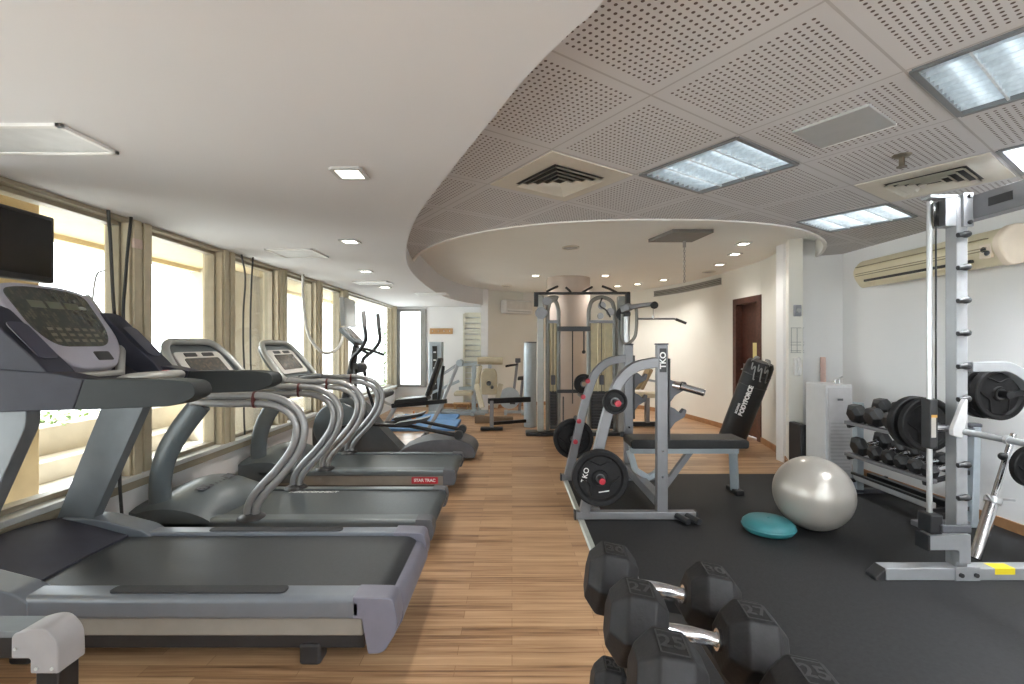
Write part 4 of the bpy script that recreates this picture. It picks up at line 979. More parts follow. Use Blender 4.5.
# ================================================================== bench press rack with plate pegs
R = thing('bench_press_rack', 'grey steel bench press rack with curved side frames and red peg caps', 'weight rack', (.95, 4.0, 0))
BX = [(.535, .06), (.605, .36), (.667, .64), (.725, .85), (.79, 1.02), (.90, 1.13), (1.02, 1.165), (1.08, 1.17)]
def side_frame(Y, out):
    pts = [Vector((x, Y, z)) for x, z in BX]
    obj('curved_brace', MB().sqtube([pts[0], pts[1]]+catmull(pts[2:], 5), .075, .07, (0, 1, 0)), GREYMET, R, bevel=.008)
    u = obj('upright', MB().box(1.068, 1.148, Y-.03, Y+.03, .07, 1.30), GREYMET, R, bevel=.006)
    obj('top_cap', MB().box(1.065, 1.151, Y-.033, Y+.033, 1.30, 1.312), DKGREY, u, bevel=.003)
    for z in (.33, .52): obj('bolt', MB().cyl((1.108, Y-.03, z), (1.108, Y-.036, z), .010, 10), CHROME, u)
    if out < 0:
        lb = obj('name_plate', MB().box(1.085, 1.135, Y-.034, Y-.03, 1.10, 1.275), BLACK, u)
        text('lettering', 'TKO', .060, (1.11, Y-.0345, 1.187), (0, 0, 1), (-1, 0, 0), LETTW, lb, bold=.0015)
    obj('base_tube', MB().box(.47, 1.355, Y-.03, Y+.03, .014, .072), GREYMET, R, bevel=.008)
    obj('end_plug', MB().box(1.355, 1.365, Y-.031, Y+.031, .013, .073), BLACK, R)
    obj('end_plug', MB().box(.46, .472, Y-.031, Y+.031, .013, .073), BLACK, R)
    for z0 in (.80, 1.0):
        hk = rpoly([(1.15, z0-.14), (1.15, z0+.05), (1.20, z0+.03), (1.24, z0-.005), (1.27, z0+.03), (1.285, z0+.02), (1.27, z0-.03), (1.20, z0-.07)], .01)
        obj('bar_hook', MB().prism(hk, 'y', Y-.03, Y+.03), DKGREY, u, bevel=.004)
    obj('hook_strip', MB().box(1.15, 1.163, Y-.035, Y+.035, .60, 1.20), BLACK, u)
    for (x, z) in (((.632, .345), (.742, .89)) if out < 0 else ((.715, .96), (.672, .81), (.632, .58), (.600, .385))):
        pg = obj('peg', MB().cyl((x, Y-out*.03, z), (x, Y+out*.19, z), .022, 16), BLKMET, R)
        obj('peg_cap', MB().lathe([(0, -.0), (.021, 0), (.024, .008), (.021, .017), (0, .020)], (x, Y+(out*.188 if out < 0 else -out*.035), z), (0, -1, 0), n=18), RED, pg)
side_frame(3.5, -1); side_frame(4.5, 1)
obj('cross_tube', MB().box(1.065, 1.14, 3.53, 4.47, .10, .175), GREYMET, R, bevel=.006)
obj('cross_tube', MB().box(.60, .66, 3.53, 4.47, .02, .08), GREYMET, R, bevel=.006)
for x in (1.26, 1.335): obj('rubber_foot', MB().tube([(x-.05, 3.47, .045), (x+.0, 3.36, .04)], .022, 14), BLACK, R)
obj('bar_sleeve', MB().tube([(1.19, 3.50, 1.005), (1.24, 3.46, .995)], .032, 16).tube([(1.24, 3.46, .995), (1.385, 3.40, .955)], .026, 16), CHROME, R)
obj('sleeve_end', MB().tube([(1.383, 3.401, .956), (1.390, 3.398, .954)], .019, 14), DKGREY, R)

def weight_plate(x, y, z, rad, th, label, lettering=None, group='black weight plates', ax=-1, hole=.024, spokes=True):
    """plate standing on its rim, axis along Y; its face looks to ax*Y"""
    r = thing('weight_plate', label, 'weight plate', (x, y, z), group)
    pr = [(hole, -th*.42), (rad*.26, -th*.42), (rad*.29, -th*.18), (rad*.76, -th*.14), (rad*.82, -th*.46), (rad*.95, -th*.5), (rad, -th*.38), (rad, th*.38), (rad*.95, th*.5), (rad*.82, th*.46), (rad*.76, th*.14), (rad*.29, th*.18), (rad*.26, th*.42), (hole, th*.42)]
    obj('disc', MB().lathe(pr, (x, y, z), (0, -ax, 0) if ax < 0 else (0, -1, 0), n=56, close=True), BLKRUB, r, angle=32)
    ring = obj('bushing', MB().lathe([(hole, -th*.46), (hole+.009, -th*.46), (hole+.009, th*.46), (hole, th*.46)], (x, y, z), (0, 1, 0), n=28, close=True), mat('dull_steel', (.16, .16, .165), .35, .8), r)
    if spokes:
        for q in range(3):
            a = PI/2+2*PI*q/3; pts = []
            for t in range(9):
                b = a-.62+1.24*t/8; rr = rad*(.74-.30*math.sin(PI*t/8))
                pts.append((x+rr*math.cos(b), y+ax*th*.2, z+rr*math.sin(b)))
            obj('grip_rim', MB().tube(pts, th*.10, 8), BLKRUB, r)
    if lettering:
        text('lettering', lettering, rad*.26, (x-rad*.52, y+ax*(th*.2), z+rad*.10), (0.25, 0, 1), (-1, 0, .25), LETTW, r, bold=.0006)
        obj('marking', MB().plate([(-.04, -.004), (.04, -.004), (.04, .004), (-.04, .004)], (x+rad*.15, y+ax*th*.2, z-rad*.48), (1, 0, .15), (-.15, 0, 1), .001), LETTW, r)
    return r
weight_plate(.632, 3.40, .345, .202, .055, 'large black plate with white lettering low on the front of the bench rack', 'TKO')
weight_plate(.742, 3.405, .89, .088, .035, 'small black plate with red centre high on the front of the bench rack', spokes=False)
weight_plate(.600, 4.62, .385, .195, .055, 'large black plate low on the rear side frame of the bench rack')
weight_plate(.700, 4.60, .92, .098, .035, 'small black plate high on the rear side frame of the bench rack', spokes=False)
obj_pin = None

# flat bench inside the rack
B = thing('flat_bench', 'long flat black padded bench with grey legs in the middle of the rack', 'bench', (1.5, 4.02, 0))
obj('pad', MB().prism(rpoly([(.985, .445), (.975, .505), (1.0, .52), (1.93, .52), (1.955, .505), (1.95, .445)], .02), 'y', 3.88, 4.16), VINYL, B, bevel=.014)
obj('frame_beam', MB().bar((1.0, 4.02, .41), (1.92, 4.02, .41), .06, .06), BLUEMET, B, bevel=.005)
obj('leg', MB().bar((1.90, 4.06, .42), (1.945, 4.12, .04), .06, .07), BLUEMET, B, bevel=.006)
obj('foot', MB().box(1.91, 1.985, 4.02, 4.22, .012, .055), BLKMET, B, bevel=.01)
obj('strut', MB().bar((1.52, 4.02, .40), (1.30, 4.02, .10), .045, .05), GREYMET, B, bevel=.005)
obj('strut', MB().sqtube([Vector(p) for p in ((1.0, 4.02, .40), (1.05, 4.02, .24), (1.16, 4.02, .17), (1.24, 4.02, .22), (1.29, 4.02, .40))], .05, .05, (0, 1, 0)), BLUEMET, B, bevel=.005)
obj('adjuster_knob', MB().cyl((.94, 4.02, .52), (.94, 4.02, .56), .018, 14), BLACK, B)

# punching bag
ax0, ax1 = Vector((2.72, 5.90, .062)), Vector((2.98, 5.64, 1.10))
ad = (ax1-ax0).normalized(); Lb = (ax1-ax0).length
PB = thing('punching_bag', 'black punching bag with white lettering and chains leaning against the wall by the door', 'punching bag', (2.72, 5.90, 0))
obj('body', MB().lathe([(0, 0), (.12, 0), (.152, .02), (.157, .05), (.157, Lb-.10), (.153, Lb-.04), (.135, Lb), (0, Lb+.005)], ax0, ad, n=40), VINYL, PB)
bd = MB()
for h in (Lb-.16, Lb-.30): bd.lathe([(.155, h-.008), (.163, h), (.155, h+.008)], ax0, ad, n=40)
obj('seam_band', bd, BLACK, PB)
view = Vector((-.45, -1, .3)); fr = (view-ad*view.dot(ad)).normalized(); sd = ad.cross(fr)
text('lettering', 'BODYFORCE', .066, ax0+ad*.62+fr*.159, ad, fr.cross(ad), LETTW, PB, ext=.002, bold=.0035)
text('lettering', 'BOXING', .034, ax0+ad*.50+fr*.152+fr.cross(ad)*.055, ad, fr.cross(ad), LETTW, PB, ext=.002, bold=.001)
cn = MB()
for q in range(4):
    a = PI/4+q*PI/2; e = fr*math.cos(a)+sd*math.sin(a)
    pts = [ax0+ad*(Lb-.02)+e*.135, ax0+ad*(Lb+.03)+e*.11, ax0+ad*(Lb+.035)+e*.05]
    cn.tube(catmull(pts, 4), .009, 8)
for q in range(3):
    b = -.5+.45*q; pts = []
    for t in range(8):
        s = t/7; e = fr*math.cos(b+.5*s)+sd*math.sin(b+.5*s)
        pts.append(ax0+ad*(Lb-.02-.16*s-.05*math.sin(s*9))+e*.162)
    cn.tube(catmull(pts, 3), .007, 6)
obj('chain', cn, mat('chain_steel', (.30, .30, .30), .35, .8), PB)

# ================================================================== ball and disc
bl = tag(obj('exercise_ball', MB().ball((2.11, 3.31, .012+.252), .252, 56), BALLM, origin=(2.11, 3.31, .012), angle=180), 'large pearl silver exercise ball on the black mat', 'exercise ball')
bd = thing('balance_disc', 'teal rubber balance cushion lying on the mat against the silver ball', 'balance disc', (1.765, 3.25, .012))
obj('cushion', MB().lathe([(0, 0), (.11, 0), (.15, .012), (.168, .038), (.165, .065), (.14, .088), (.085, .100), (0, .102)], (1.765, 3.25, .012), n=56), TEAL, bd, angle=180)
obj('rim_seam', MB().lathe([(.166, .038), (.1715, .045), (.1675, .052)], (1.765, 3.25, .012), n=56), TEAL, bd)
obj('valve', MB().cyl((1.765, 3.25, .108), (1.765, 3.25, .1165), .009, 12), TEAL, bd)

# ================================================================== smith machine (runs towards the viewer along the wall side)
S = thing('smith_machine', 'tall pale silver smith machine frame with black lock pins and guide rod', 'weight machine', (2.5, 2.62, 0))
def smith_side(Y, pins):
    u = obj('upright', MB().box(2.449, 2.512, Y-.01, Y+.06, .075, 2.13), LTMET, S, bevel=.005)
    if pins:
        for z in (1.908, 1.728, 1.547, 1.367, 1.186, 1.006, .645, .465):
            obj('lock_pin', MB().lathe([(0, 0), (.016, 0), (.019, .012), (.018, .026), (.013, .034), (.013, .062), (0, .062)], (2.505, Y-.024, z), (-1, 0, -.08), n=16), BLACK, u)
    b = obj('base_beam', MB().box(2.045, 3.38, Y-.03, Y+.05, .012, .078), LTMET, S, bevel=.005)
    obj('end_cap', MB().prism([(2.045, .079), (2.045, .0125), (1.99, .0125), (1.99, .03)], 'y', Y-.031, Y+.051), BLACK, b, bevel=.006)
    obj('joint_plate', MB().box(2.42, 2.555, Y-.036, Y-.029, .012, .088), LTMET, S, bevel=.002)
    for x in (2.448, 2.53): obj('bolt', MB().cyl((x, Y-.034, .045), (x, Y-.046, .045), .012, 12), BLACK, S)
    obj('sticker', MB().prism([(Y-.031, .045), (Y-.031, .079), (Y+.03, .079), (Y+.03, .0775), (Y-.0295, .0775), (Y-.0295, .045)], 'x', 2.64, 2.75), mat('yellow_sticker', (.75, .60, .02), .5), S)
    br = obj('rod_bracket', MB().prism(rpoly([(2.285, .175), (2.285, .255), (2.45, .262), (2.513, .262), (2.513, .10), (2.448, .10), (2.448, .175)], [.01, .01, .0, .0, .0, .01, .02]), 'y', Y-.028, Y+.05), LTMET, S, bevel=.005)
    obj('end_cap', MB().box(2.273, 2.287, Y-.03, Y+.052, .173, .257), BLACK, br)
    obj('bumper', MB().box(2.29, 2.36, Y-.03, Y+.06, .262, .37), BLACK, S, bevel=.01)
    obj('bumper', MB().box(2.34, 2.50, Y-.045, Y-.025, .275, .318), DKGREY, S, bevel=.006)
    obj('guide_rod', MB().cyl((2.326, Y+.02, .30), (2.326, Y+.02, 2.10), .0135, 18), ALU, S)
    obj('cable', MB().cyl((2.362, Y+.02, .9), (2.362, Y+.02, 2.0), .0045, 8), BLACK, S)
    obj('top_plate', MB().box(2.305, 2.50, Y-.01, Y+.05, 2.112, 2.13), LTMET, S, bevel=.003)
    obj('pulley', MB().lathe([(0, -.011), (.07, -.011), (.062, 0), (.07, .011), (0, .011)], (2.365, Y+.02, 2.03), (.74, -.67, 0), n=28), BLACK, S)
    obj('pulley_box', MB().box(2.388, 2.447, Y-.012, Y+.05, 1.955, 2.11), LTMET, S, bevel=.003)
    arch = [Vector((x, Y+.01, z)) for x, z in ((2.53, 1.18), (2.66, 1.18), (2.74, 1.175), (2.83, 1.12), (2.90, 1.02), (2.94, .86), (2.95, .7), (2.95, .08))]
    obj('storage_arch', MB().sqtube([arch[0]]+catmull(arch[1:7], 5)+[arch[7]], .055, .06, (0, 1, 0)), LTMET, S, bevel=.005)
smith_side(2.61, True); smith_side(1.30, False)
tb = obj('top_beam', MB().box(2.525, 2.60, 1.28, 2.67, 1.99, 2.12), GREYMET, S, bevel=.005)
obj('joint_plate', MB().box(2.475, 2.53, 2.585, 2.602, 1.95, 2.135), LTMET, S, bevel=.002)
for z in (1.972, 2.115): obj('bolt', MB().cyl((2.505, 2.586, z), (2.505, 2.572, z), .012, 12), BLACK, S, bevel=.004)
obj('name_plate', MB().box(2.522, 2.5255, 2.38, 2.50, 2.035, 2.08), BLACK, tb)
# carriage and bar
for Y in (2.63, 1.32):
    c = obj('carriage', MB().box(2.303, 2.349, Y-.030, Y+.030, .725, 1.0), BLACK, S, bevel=.008)
    obj('sticker', MB().box(2.310, 2.335, Y-.0315, Y-.0298, .79, .90), mat('carriage_label', (.45, .42, .38), .5), c)
    obj('sticker', MB().box(2.310, 2.342, Y-.0316, Y-.0298, .90, .915), mat('carriage_label_orange', (.55, .30, .06), .5), c)
    obj('bearing', MB().cyl((2.352, Y+.012, .835), (2.425, Y+.012, .835), .022, 20), CHROME, S)
    obj('bar_hook', MB().prism(rpoly([(2.36, .815), (2.36, .85), (2.41, .98), (2.425, 1.01), (2.44, 1.01), (2.435, .90), (2.41, .80)], .008), 'y', Y-.105, Y-.08), mat('white_bracket', (.70, .70, .71), .35, .3), S, bevel=.004)
br = obj('bar', MB().cyl((2.425, 1.0, .835), (2.425, 2.98, .835), .0165, 18), LTMET, S)
obj('collar', MB().cyl((2.425, 2.30, .835), (2.425, 2.315, .835), .022, 18), ALU, br)
obj('bar_sleeve', MB().cyl((2.425, 2.69, .835), (2.425, 3.0, .835), .0235, 18), CHROME, S)
weight_plate(2.425, 2.76, .835, .157, .04, 'black weight plate on the end of the silver guided bar, the one against the upright', hole=.0255)
weight_plate(2.425, 2.84, .835, .157, .05, 'black weight plate on the end of the silver guided bar, the outer one', hole=.0255, spokes=False)
obj('plate_horn', MB().cyl((2.79, 2.64, 1.02), (2.79, 2.90, 1.02), .022, 16).bar((2.79, 2.66, 1.02), (2.90, 2.64, 1.04), .03, .03), BLKMET, S)
weight_plate(2.79, 2.71, 1.02, .150, .045, 'black weight plate on the upper storage horn under the curved silver arm, the front one', hole=.023)
weight_plate(2.79, 2.80, 1.02, .152, .05, 'black weight plate on the upper storage horn under the curved silver arm, the rear one', hole=.023, spokes=False)
obj('plate_horn', MB().cyl((2.985, 2.60, .60), (2.985, 2.82, .60), .020, 16).bar((2.985, 2.62, .6), (2.94, 2.62, .6), .03, .04), LTMET, S)
weight_plate(3.02-.035, 2.71, .60, .118, .04, 'small black plate on the lower storage horn near the leaning bar', hole=.021)
SB = thing('short_barbell', 'short chrome barbell with spring collar leaning beside the yellow sticker of the smith base', 'barbell', (2.74, 2.79, .012))
p0, p1 = Vector((2.745, 2.80, .035)), Vector((3.04, 2.90, .62)); d = (p1-p0)
obj('sleeve', MB().cyl(p0, p0+d*.56, .030, 20), CHROME, SB)
obj('shaft', MB().cyl(p0+d*.56, p0+d*1.22, .016, 16), CHROME, SB)
obj('spring_collar', MB().lathe([(.030, -.02), (.040, -.018), (.043, 0), (.040, .018), (.030, .02)], p0+d*.56, d, n=20).bar(p0+d*.58+Vector((.02, -.02, 0)), p0+d*.56+Vector((.09, -.04, .01)), .012, .012).bar(p0+d*.55+Vector((-.02, -.02, 0)), p0+d*.60+Vector((-.075, -.03, .02)), .012, .012), ALU, SB)
obj('end_knob', MB().ball(p0+d*1.0+Vector((-.045, -.02, .0)), .024, 14), BLACK, SB)

# ================================================================== dumbbells
def hex_dumbbell(c0, c1, r, hl, label, group, numeral=None, detail=True):
    """c0, c1 = centres of the two heads"""
    c0, c1 = Vector(c0), Vector(c1); d = (c1-c0).normalized(); mid = (c0+c1)/2
    T = thing('dumbbell', label, 'dumbbell', mid, group)
    a = d.cross(Vector((0, 0, 1))).normalized(); b = a.cross(d).normalized()
    for c, s in ((c0, -1), (c1, 1)):
        pr = [(0, -hl/2), (r*.66, -hl/2), (r, -hl/2+hl*.26), (r, hl/2-hl*.26), (r*.62, hl/2), (0, hl/2)]
        mb = MB(); rings = []
        for rr, h in pr:
            o = c+d*s*h
            if rr < 1e-6: rings.append([mb.bm.verts.new(o)])
            else: rings.append([mb.bm.verts.new(o+(a*math.cos(PI*k/3)+b*math.sin(PI*k/3))*rr) for k in range(6)])
        for A, B in zip(rings, rings[1:]):
            for k in range(6):
                q = (k+1) % 6
                if len(A) == 1: mb.bm.faces.new((A[0], B[q], B[k]))
                elif len(B) == 1: mb.bm.faces.new((A[k], A[q], B[0]))
                else: mb.bm.faces.new((A[k], A[q], B[q], B[k]))
        hd = obj('head', mb, BLKRUB if detail else BLACK, T, bevel=.006 if detail else .003, angle=25)
        if detail:
            # raised frame with numeral on the upper sloping faces
            fa = (a*math.cos(PI/6)+b*math.sin(PI/6)).normalized()
            for f in (((b, -a),) if numeral is None or s < 0 else ((b, -a), )):
                nn, uy = f; up = d*1.0
                o = c+nn*(r*.8665)
                e = MB(); w2, h2 = hl*.20, r*.36
                for q in (((-w2, -h2), (w2, -h2)), ((w2, -h2), (w2, h2)), ((w2, h2), (-w2, h2)), ((-w2, h2), (-w2, -h2))):
                    e.bar(o+d*q[0][0]+uy*q[0][1], o+d*q[1][0]+uy*q[1][1], .003, .002, up=nn)
                obj('rim_line', e, LETTG, hd)
                if numeral: text('lettering', numeral, r*.55, o+nn*.0006, d, uy if nn.cross(d).dot(uy) > 0 else -uy, LETTG, hd, bold=.0008)
    L = (c1-c0).length-hl
    h0 = c0+d*hl/2
    obj('handle', MB().lathe([(0, -.01), (.0165, -.01), (.0165, L*.06), (.0150, L*.10), (.0175, L*.35), (.0185, L*.5), (.0175, L*.65), (.0150, L*.90), (.0165, L*.94), (.0165, L+.01), (0, L+.01)], h0, d, n=24), CHROME, T)
    obj('collar', MB().lathe([(.017, -.002), (.024, -.002), (.024, .008), (.017, .008)], h0, d, n=24, close=True), CHROME, T)
    obj('collar', MB().lathe([(.017, -.008), (.024, -.008), (.024, .002), (.017, .002)], h0+d*L, d, n=24, close=True), CHROME, T)
    return T
# rack close to the viewer, seen from its end
fg = 'heavy hex dumbbells on the near rack'
hex_dumbbell((.279, 1.343, .636), (.550, 1.313, .591), .098, .135, 'large black hex dumbbell with chrome handle, farthest of the big ones at the mat edge', fg, '30')
hex_dumbbell((.296, 1.137, .632), (.557, 1.107, .593), .098, .135, 'large black hex dumbbell with chrome handle, middle one of the big ones', fg, '27')
hex_dumbbell((.303, .930, .630), (.565, .900, .592), .098, .135, 'large black hex dumbbell with embossed number, nearest the viewer at the bottom edge', fg, '25')
hex_dumbbell((.30, 1.47, .240), (.53, 1.45, .195), .078, .105, 'smaller black hex dumbbell low on the lower tier beside the wooden floor', fg, '20')
FR = thing('dumbbell_rack', 'low black dumbbell rack under the large hex dumbbells at the mat edge', 'dumbbell rack', (.44, 1.1, 0))
for (xa, za, xb, zb) in ((.27, .545, .33, .533), (.515, .504, .575, .492), (.27, .165, .33, .152), (.50, .120, .56, .108)):
    obj('shelf_rail', MB().prism([(xa, za), (xb, zb), (xb-.004, zb-.018), (xa-.004, za-.018)], 'y', .72, 1.55), BLKMET, FR, bevel=.003)
for Y in (.76, 1.50):
    obj('leg', MB().bar((.47, Y, .012), (.43, Y, .50), .05, .04, up=(0, 1, 0)), BLKMET, FR, bevel=.004)
    obj('tier_arm', MB().bar((.27, Y, .515), (.575, Y, .463), .04, .03, up=(0, 1, 0)), BLKMET, FR, bevel=.004)
    obj('tier_arm', MB().bar((.27, Y, .135), (.55, Y, .08), .04, .03, up=(0, 1, 0)), BLKMET, FR, bevel=.004)
    obj('foot', MB().box(.30, .66, Y-.025, Y+.025, .012, .045), BLKMET, FR, bevel=.006)
# rack along the wall
WR = thing('dumbbell_rack', 'grey two tier dumbbell rack along the white wall', 'dumbbell rack', (3.12, 3.75, 0))
obj('post', MB().box(2.99, 3.05, 4.09, 4.15, .012, .80), BLUEMET, WR, bevel=.005)
obj('post', MB().bar((3.26, 3.36, .012), (3.28, 3.36, .72), .05, .08, up=(0, 1, 0)), BLUEMET, WR, bevel=.005)
obj('post_cap', MB().box(3.235, 3.325, 3.33, 3.39, .715, .745), DKGREY, WR, bevel=.01)
for Y in (3.36, 4.12): obj('foot', MB().box(2.86, 3.40, Y-.03, Y+.03, .012, .05), GREYMET if Y < 4 else DKGREY, WR, bevel=.006)
for z, x0 in ((.62, 2.95), (.345, 2.95)):
    for dx, dz in ((0, 0), (.20, .05)):
        obj('shelf_rail', MB().bar((x0+dx, 3.30, z+dz), (x0+dx, 4.16, z+dz), .05, .03, up=(0, 0, 1)), GREYMET if dx == 0 else BLKMET, WR, bevel=.004)
    for Y in (3.36, 4.12): obj('shelf_arm', MB().bar((x0-.02, Y, z-.03), (x0+.32, Y, z+.055), .03, .03, up=(0, 1, 0)), BLKMET, WR, bevel=.004)
obj('base_rail', MB().bar((3.0, 3.36, .15), (3.0, 4.12, .15), .04, .05), ALU, WR, bevel=.004)
obj('base_rail', MB().bar((2.97, 3.36, .185), (2.97, 4.12, .185), .03, .02), BLKMET, WR, bevel=.004)
obj('base_rail', MB().bar((3.12, 3.36, .16), (3.12, 4.12, .16), .05, .05), BLKMET, WR, bevel=.004)
for Y in (3.36, 4.12): obj('base_arm', MB().bar((2.95, Y, .12), (3.27, Y, .14), .03, .03, up=(0, 1, 0)), BLKMET, WR)
ORD = ('first', 'second', 'third', 'fourth', 'fifth', 'sixth', 'seventh', 'eighth')
for k, (Y, r) in enumerate(((4.06, .088), (3.86, .086), (3.67, .080), (3.49, .078))):
    hex_dumbbell((2.965, Y, .635+r*.87), (3.185, Y, .685+r*.87), r, .11, 'black hex dumbbell on the upper tier of the wall rack, %s from the white cabinet' % ORD[k], 'hex dumbbells on the wall rack', None, False)
for k, (Y, r) in enumerate(((4.03, .086), (3.85, .066), (3.71, .064), (3.585, .060), (3.465, .058), (3.35, .054))):
    hex_dumbbell((2.965, Y, .360+r*.87), (3.165, Y, .408+r*.87), r, .09, 'black hex dumbbell on the lower tier of the wall rack, %s from the white cabinet' % ORD[k], 'hex dumbbells on the wall rack', None, False)

# ================================================================== white cabinet by the wall
WC = thing('water_dispenser', 'slim white dispenser cabinet with a louvred front by the wall', 'dispenser', (3.06, 4.56, 0))
obj('body', MB().box(2.935, 3.19, 4.42, 4.72, .012, .93), CABW, WC, bevel=.012)
obj('front_panel', MB().box(2.955, 3.175, 4.408, 4.421, .06, .90), mat('cabinet_front', (.58, .57, .58), .45), WC, bevel=.004)
gv = MB()
for k in range(14): gv.box(2.975, 3.155, 4.404, 4.409, .12+.034*k, .134+.034*k)
obj('louvre', gv, mat('cabinet_louvre', (.48, .47, .48), .5), WC)
obj('badge', MB().box(3.04, 3.09, 4.404, 4.409, .78, .80), DKGREY, WC)
obj('tap', MB().tube([(3.08, 4.50, .93), (3.08, 4.50, .97), (3.10, 4.46, .985)], .009, 8).tube([(3.12, 4.50, .93), (3.12, 4.50, .985), (3.13, 4.47, 1.0)], .007, 8), CHROME, WC)
tag(obj('pink_tube', MB().tube([(3.23, 4.88, .012), (3.30, 5.01, 1.17)], .026, 14), PINK, origin=(3.23, 4.88, .012)), 'pale pink tube leaning on the wall behind the white cabinet', 'tube')
tag(obj('gap_shade', MB().box(2.90, 2.96, 4.74, 4.95, .012, .50), BLACK, origin=(2.93, 4.85, .012), bevel=.01), 'black block standing for the shaded gap between the wall end and white cabinet', 'gap shade')  # solid black box put in for the shade of the gap

# ================================================================== television, cables
TV = thing('television', 'black flat television hung from the soffit over the first treadmill', 'television', (-2.28, 2.05, 1.6))
obj('casing', MB().box(-2.335, -2.285, 1.72, 2.36, 1.605, 1.935), BLACK, TV, bevel=.010)
obj('screen', MB().box(-2.286, -2.283, 1.74, 2.34, 1.635, 1.915), TVM, TV)
obj('logo', MB().box(-2.284, -2.2825, 2.02, 2.07, 1.614, 1.622), PANELG, TV)
obj('bracket', MB().box(-2.385, -2.335, 1.95, 2.13, 1.70, 1.84), BLKMET, TV, bevel=.004)
obj('ceiling_pole', MB().cyl((-2.37, 2.04, 1.75), (-2.37, 2.04, ZS), .018, 14), BLKMET, TV)
FT = thing('television', 'small grey television on a swivel arm between windows above the elliptical trainer', 'television', (-2.34, 6.5, 1.5))
cc = Vector((-2.27, 6.45, 1.74)); sx = Vector((-.05, 1, 0)).normalized(); nz = Vector((0, 0, 1)); sn = sx.cross(nz)
fb = MB(); 
obj('casing', MB().plate(rpoly([(-.26, -.19), (.26, -.19), (.26, .19), (-.26, .19)], .015), cc, sx, Vector((-.05, 0, 1)), .06), mat('tv_silver_case', (.42, .43, .43), .45, .2), FT, bevel=.008)
obj('screen', MB().plate(rpoly([(-.235, -.165), (.235, -.165), (.235, .165), (-.235, .165)], .008), cc+sn*.06, sx, Vector((-.05, 0, 1)), .003), mat('pale_screen', (.36, .37, .36), .3), FT)
obj('arm', MB().tube([(-2.28, 6.47, 1.70), (-2.34, 6.65, 1.66), (-2.40, 6.85, 1.66)], .022, 12), ALU, FT)
obj('wall_plate', MB().box(-2.415, -2.39, 6.80, 6.92, 1.55, 1.78), ALU, FT, bevel=.004)
def cable(label, pts, r, m, name='hanging_cable'):
    return tag(obj(name, MB().tube(catmull(pts, 7), r, 8), m, origin=pts[0]), label, 'cable', 'cables hanging by the windows')
CAB = mat('black_cable', (.03, .03, .03), .5); CABL = mat('pale_cable', (.50, .49, .46), .5)
cable('black cable hanging in front of the first window frame, beside the television', [(-2.395, 2.80, 2.1), (-2.39, 2.81, 1.9), (-2.395, 2.83, 1.65), (-2.39, 2.84, 1.44)], .009, CAB)
cable('black cable hanging along the beige post beside the dark treadmill console', [(-2.38, 2.95, 2.1), (-2.385, 2.93, 1.9), (-2.375, 2.90, 1.7), (-2.38, 2.89, 1.5), (-2.38, 2.9, 1.2), (-2.38, 2.88, .8), (-2.385, 2.87, .5), (-2.38, 2.88, .25)], .009, CAB)
cable('thin grey cable with plug hanging in the window pane above the dark treadmill', [(-2.40, 2.78, 1.74), (-2.395, 2.72, 1.70), (-2.40, 2.70, 1.55), (-2.40, 2.70, 1.45)], .005, CABL)
cable('black cable hanging in front of the third window pane, the longer straight one', [(-2.39, 4.17, 2.1), (-2.385, 4.22, 1.9), (-2.39, 4.20, 1.6), (-2.385, 4.19, 1.3), (-2.39, 4.22, 1.0), (-2.385, 4.2, .75), (-2.39, 4.22, .5)], .008, CAB)
cable('black cable hanging in front of the third window pane, the wavy one', [(-2.36, 4.30, 2.1), (-2.355, 4.27, 1.9), (-2.36, 4.26, 1.6), (-2.355, 4.25, 1.25), (-2.36, 4.27, 1.0)], .008, CAB)
cable('pale looped cable hanging from the soffit to the grey television', [(-2.37, 5.35, 2.1), (-2.37, 5.36, 1.8), (-2.36, 5.45, 1.45), (-2.33, 5.7, 1.24), (-2.32, 6.0, 1.20), (-2.31, 6.3, 1.28), (-2.32, 6.5, 1.45), (-2.32, 6.55, 1.56)], .017, CABL)
tag(obj('junction_box', MB().box(-2.42, -2.40, 3.0, 3.07, 1.92, 1.98), mat('pinkish_plastic', (.62, .48, .42), .5), origin=(-2.41, 3.03, 1.92), bevel=.003), 'small pale junction box on the beige post between the first windows', 'junction box')

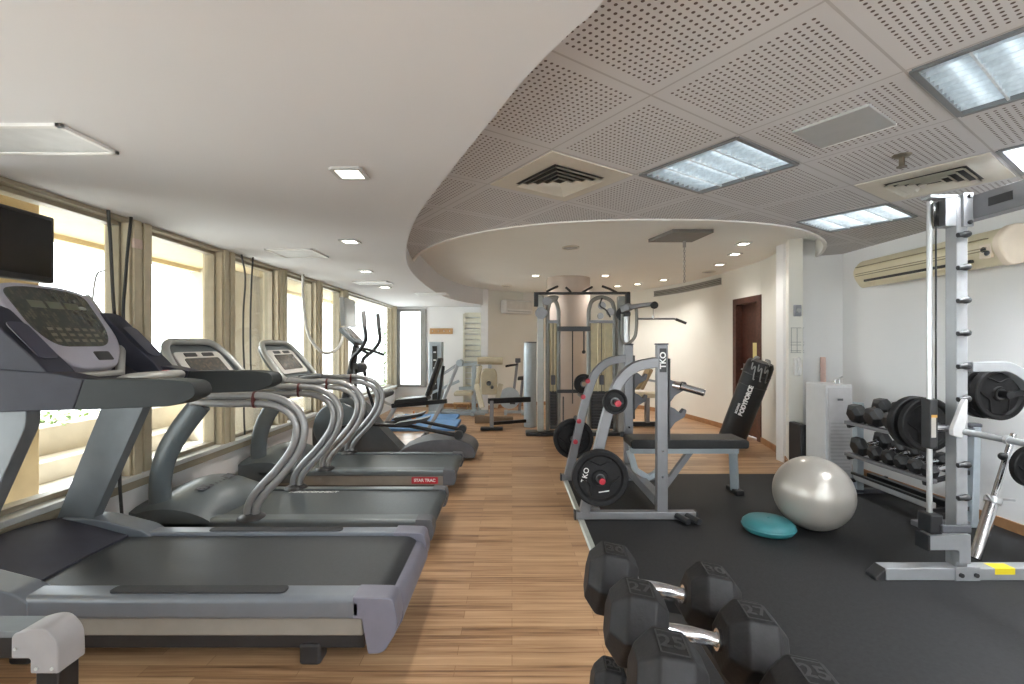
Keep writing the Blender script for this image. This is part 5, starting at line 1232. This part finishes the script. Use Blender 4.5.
# ================================================================== machine corner at the bottom edge
MF = thing('machine_frame', 'black exercise machine frame with a light grey plastic corner cover', 'exercise machine', (-1.3, 1.24, 0))
obj('beam', MB().box(-1.9, -1.24, 1.205, 1.265, .495, .56), BLKMET, MF, bevel=.01)
obj('lit_beam_top', MB().prism(rpoly([(-1.9, .555), (-1.9, .572), (-1.25, .572), (-1.24, .555)], .006), 'y', 1.20, 1.27), MIDGR, MF, bevel=.004)  # grey strip laid on the black beam as its lit top
cv = obj('corner_cover', MB().prism(rpoly([(-1.270, .504), (-1.270, .566), (-1.215, .582), (-1.185, .580), (-1.152, .545), (-1.150, .466), (-1.222, .466), (-1.222, .504)], [.006, .015, .02, .03, .03, .006, .006, .006], 6), 'y', 1.196, 1.274), mat('cover_grey', (.26, .25, .258), .5), MF, bevel=.007)
for x, z in ((-1.258, .530), (-1.205, .480), (-1.165, .480)): obj('screw', MB().cyl((x, 1.197, z), (x, 1.193, z), .004, 10), PANELG, cv)
obj('post', MB().box(-1.218, -1.158, 1.205, 1.265, .04, .48), BLKMET, MF, bevel=.006)
obj('foot', MB().box(-1.24, -1.14, 1.0, 1.45, 0, .045), BLKMET, MF, bevel=.008)
obj('post', MB().box(-1.88, -1.82, 1.205, 1.265, .04, .50), BLKMET, MF, bevel=.006)
obj('foot', MB().box(-1.90, -1.80, 1.0, 1.45, 0, .045), BLKMET, MF, bevel=.008)

# ================================================================== daylight, camera, colour
W = bpy.data.worlds.new('sky'); SC.world = W; W.use_nodes = True
bg = W.node_tree.nodes['Background']; bg.inputs['Color'].default_value = (.90, .95, 1.0, 1); bg.inputs['Strength'].default_value = 4.0
su = bpy.data.lights.new('sun', 'SUN'); su.energy = 7.0; su.angle = .02; su.color = (1, .98, .95)
so = bpy.data.objects.new('sun', su); COL.objects.link(so); so.rotation_euler = Vector((.72, .22, -1.0)).to_track_quat('-Z', 'Y').to_euler()

cam = bpy.data.cameras.new('camera'); co = bpy.data.objects.new('camera', cam); COL.objects.link(co)
co.location = (0, 0, H); co.rotation_euler = (PI/2, 0, 0)
cam.sensor_width = 36; cam.lens = 472/1024*36; cam.shift_y = 3/1024; cam.clip_start = .05
SC.camera = co
SC.view_settings.view_transform = 'Standard'; SC.view_settings.look = 'None'
SC.view_settings.exposure = 1.05; SC.view_settings.gamma = 1.0; SC.view_settings.use_curve_mapping = False
cy = SC.cycles
cy.use_denoising = True; cy.max_bounces = 8; cy.diffuse_bounces = 5; cy.glossy_bounces = 4; cy.transparent_max_bounces = 12
cy.sample_clamp_indirect = 6.0; cy.caustics_reflective = False; cy.caustics_refractive = False
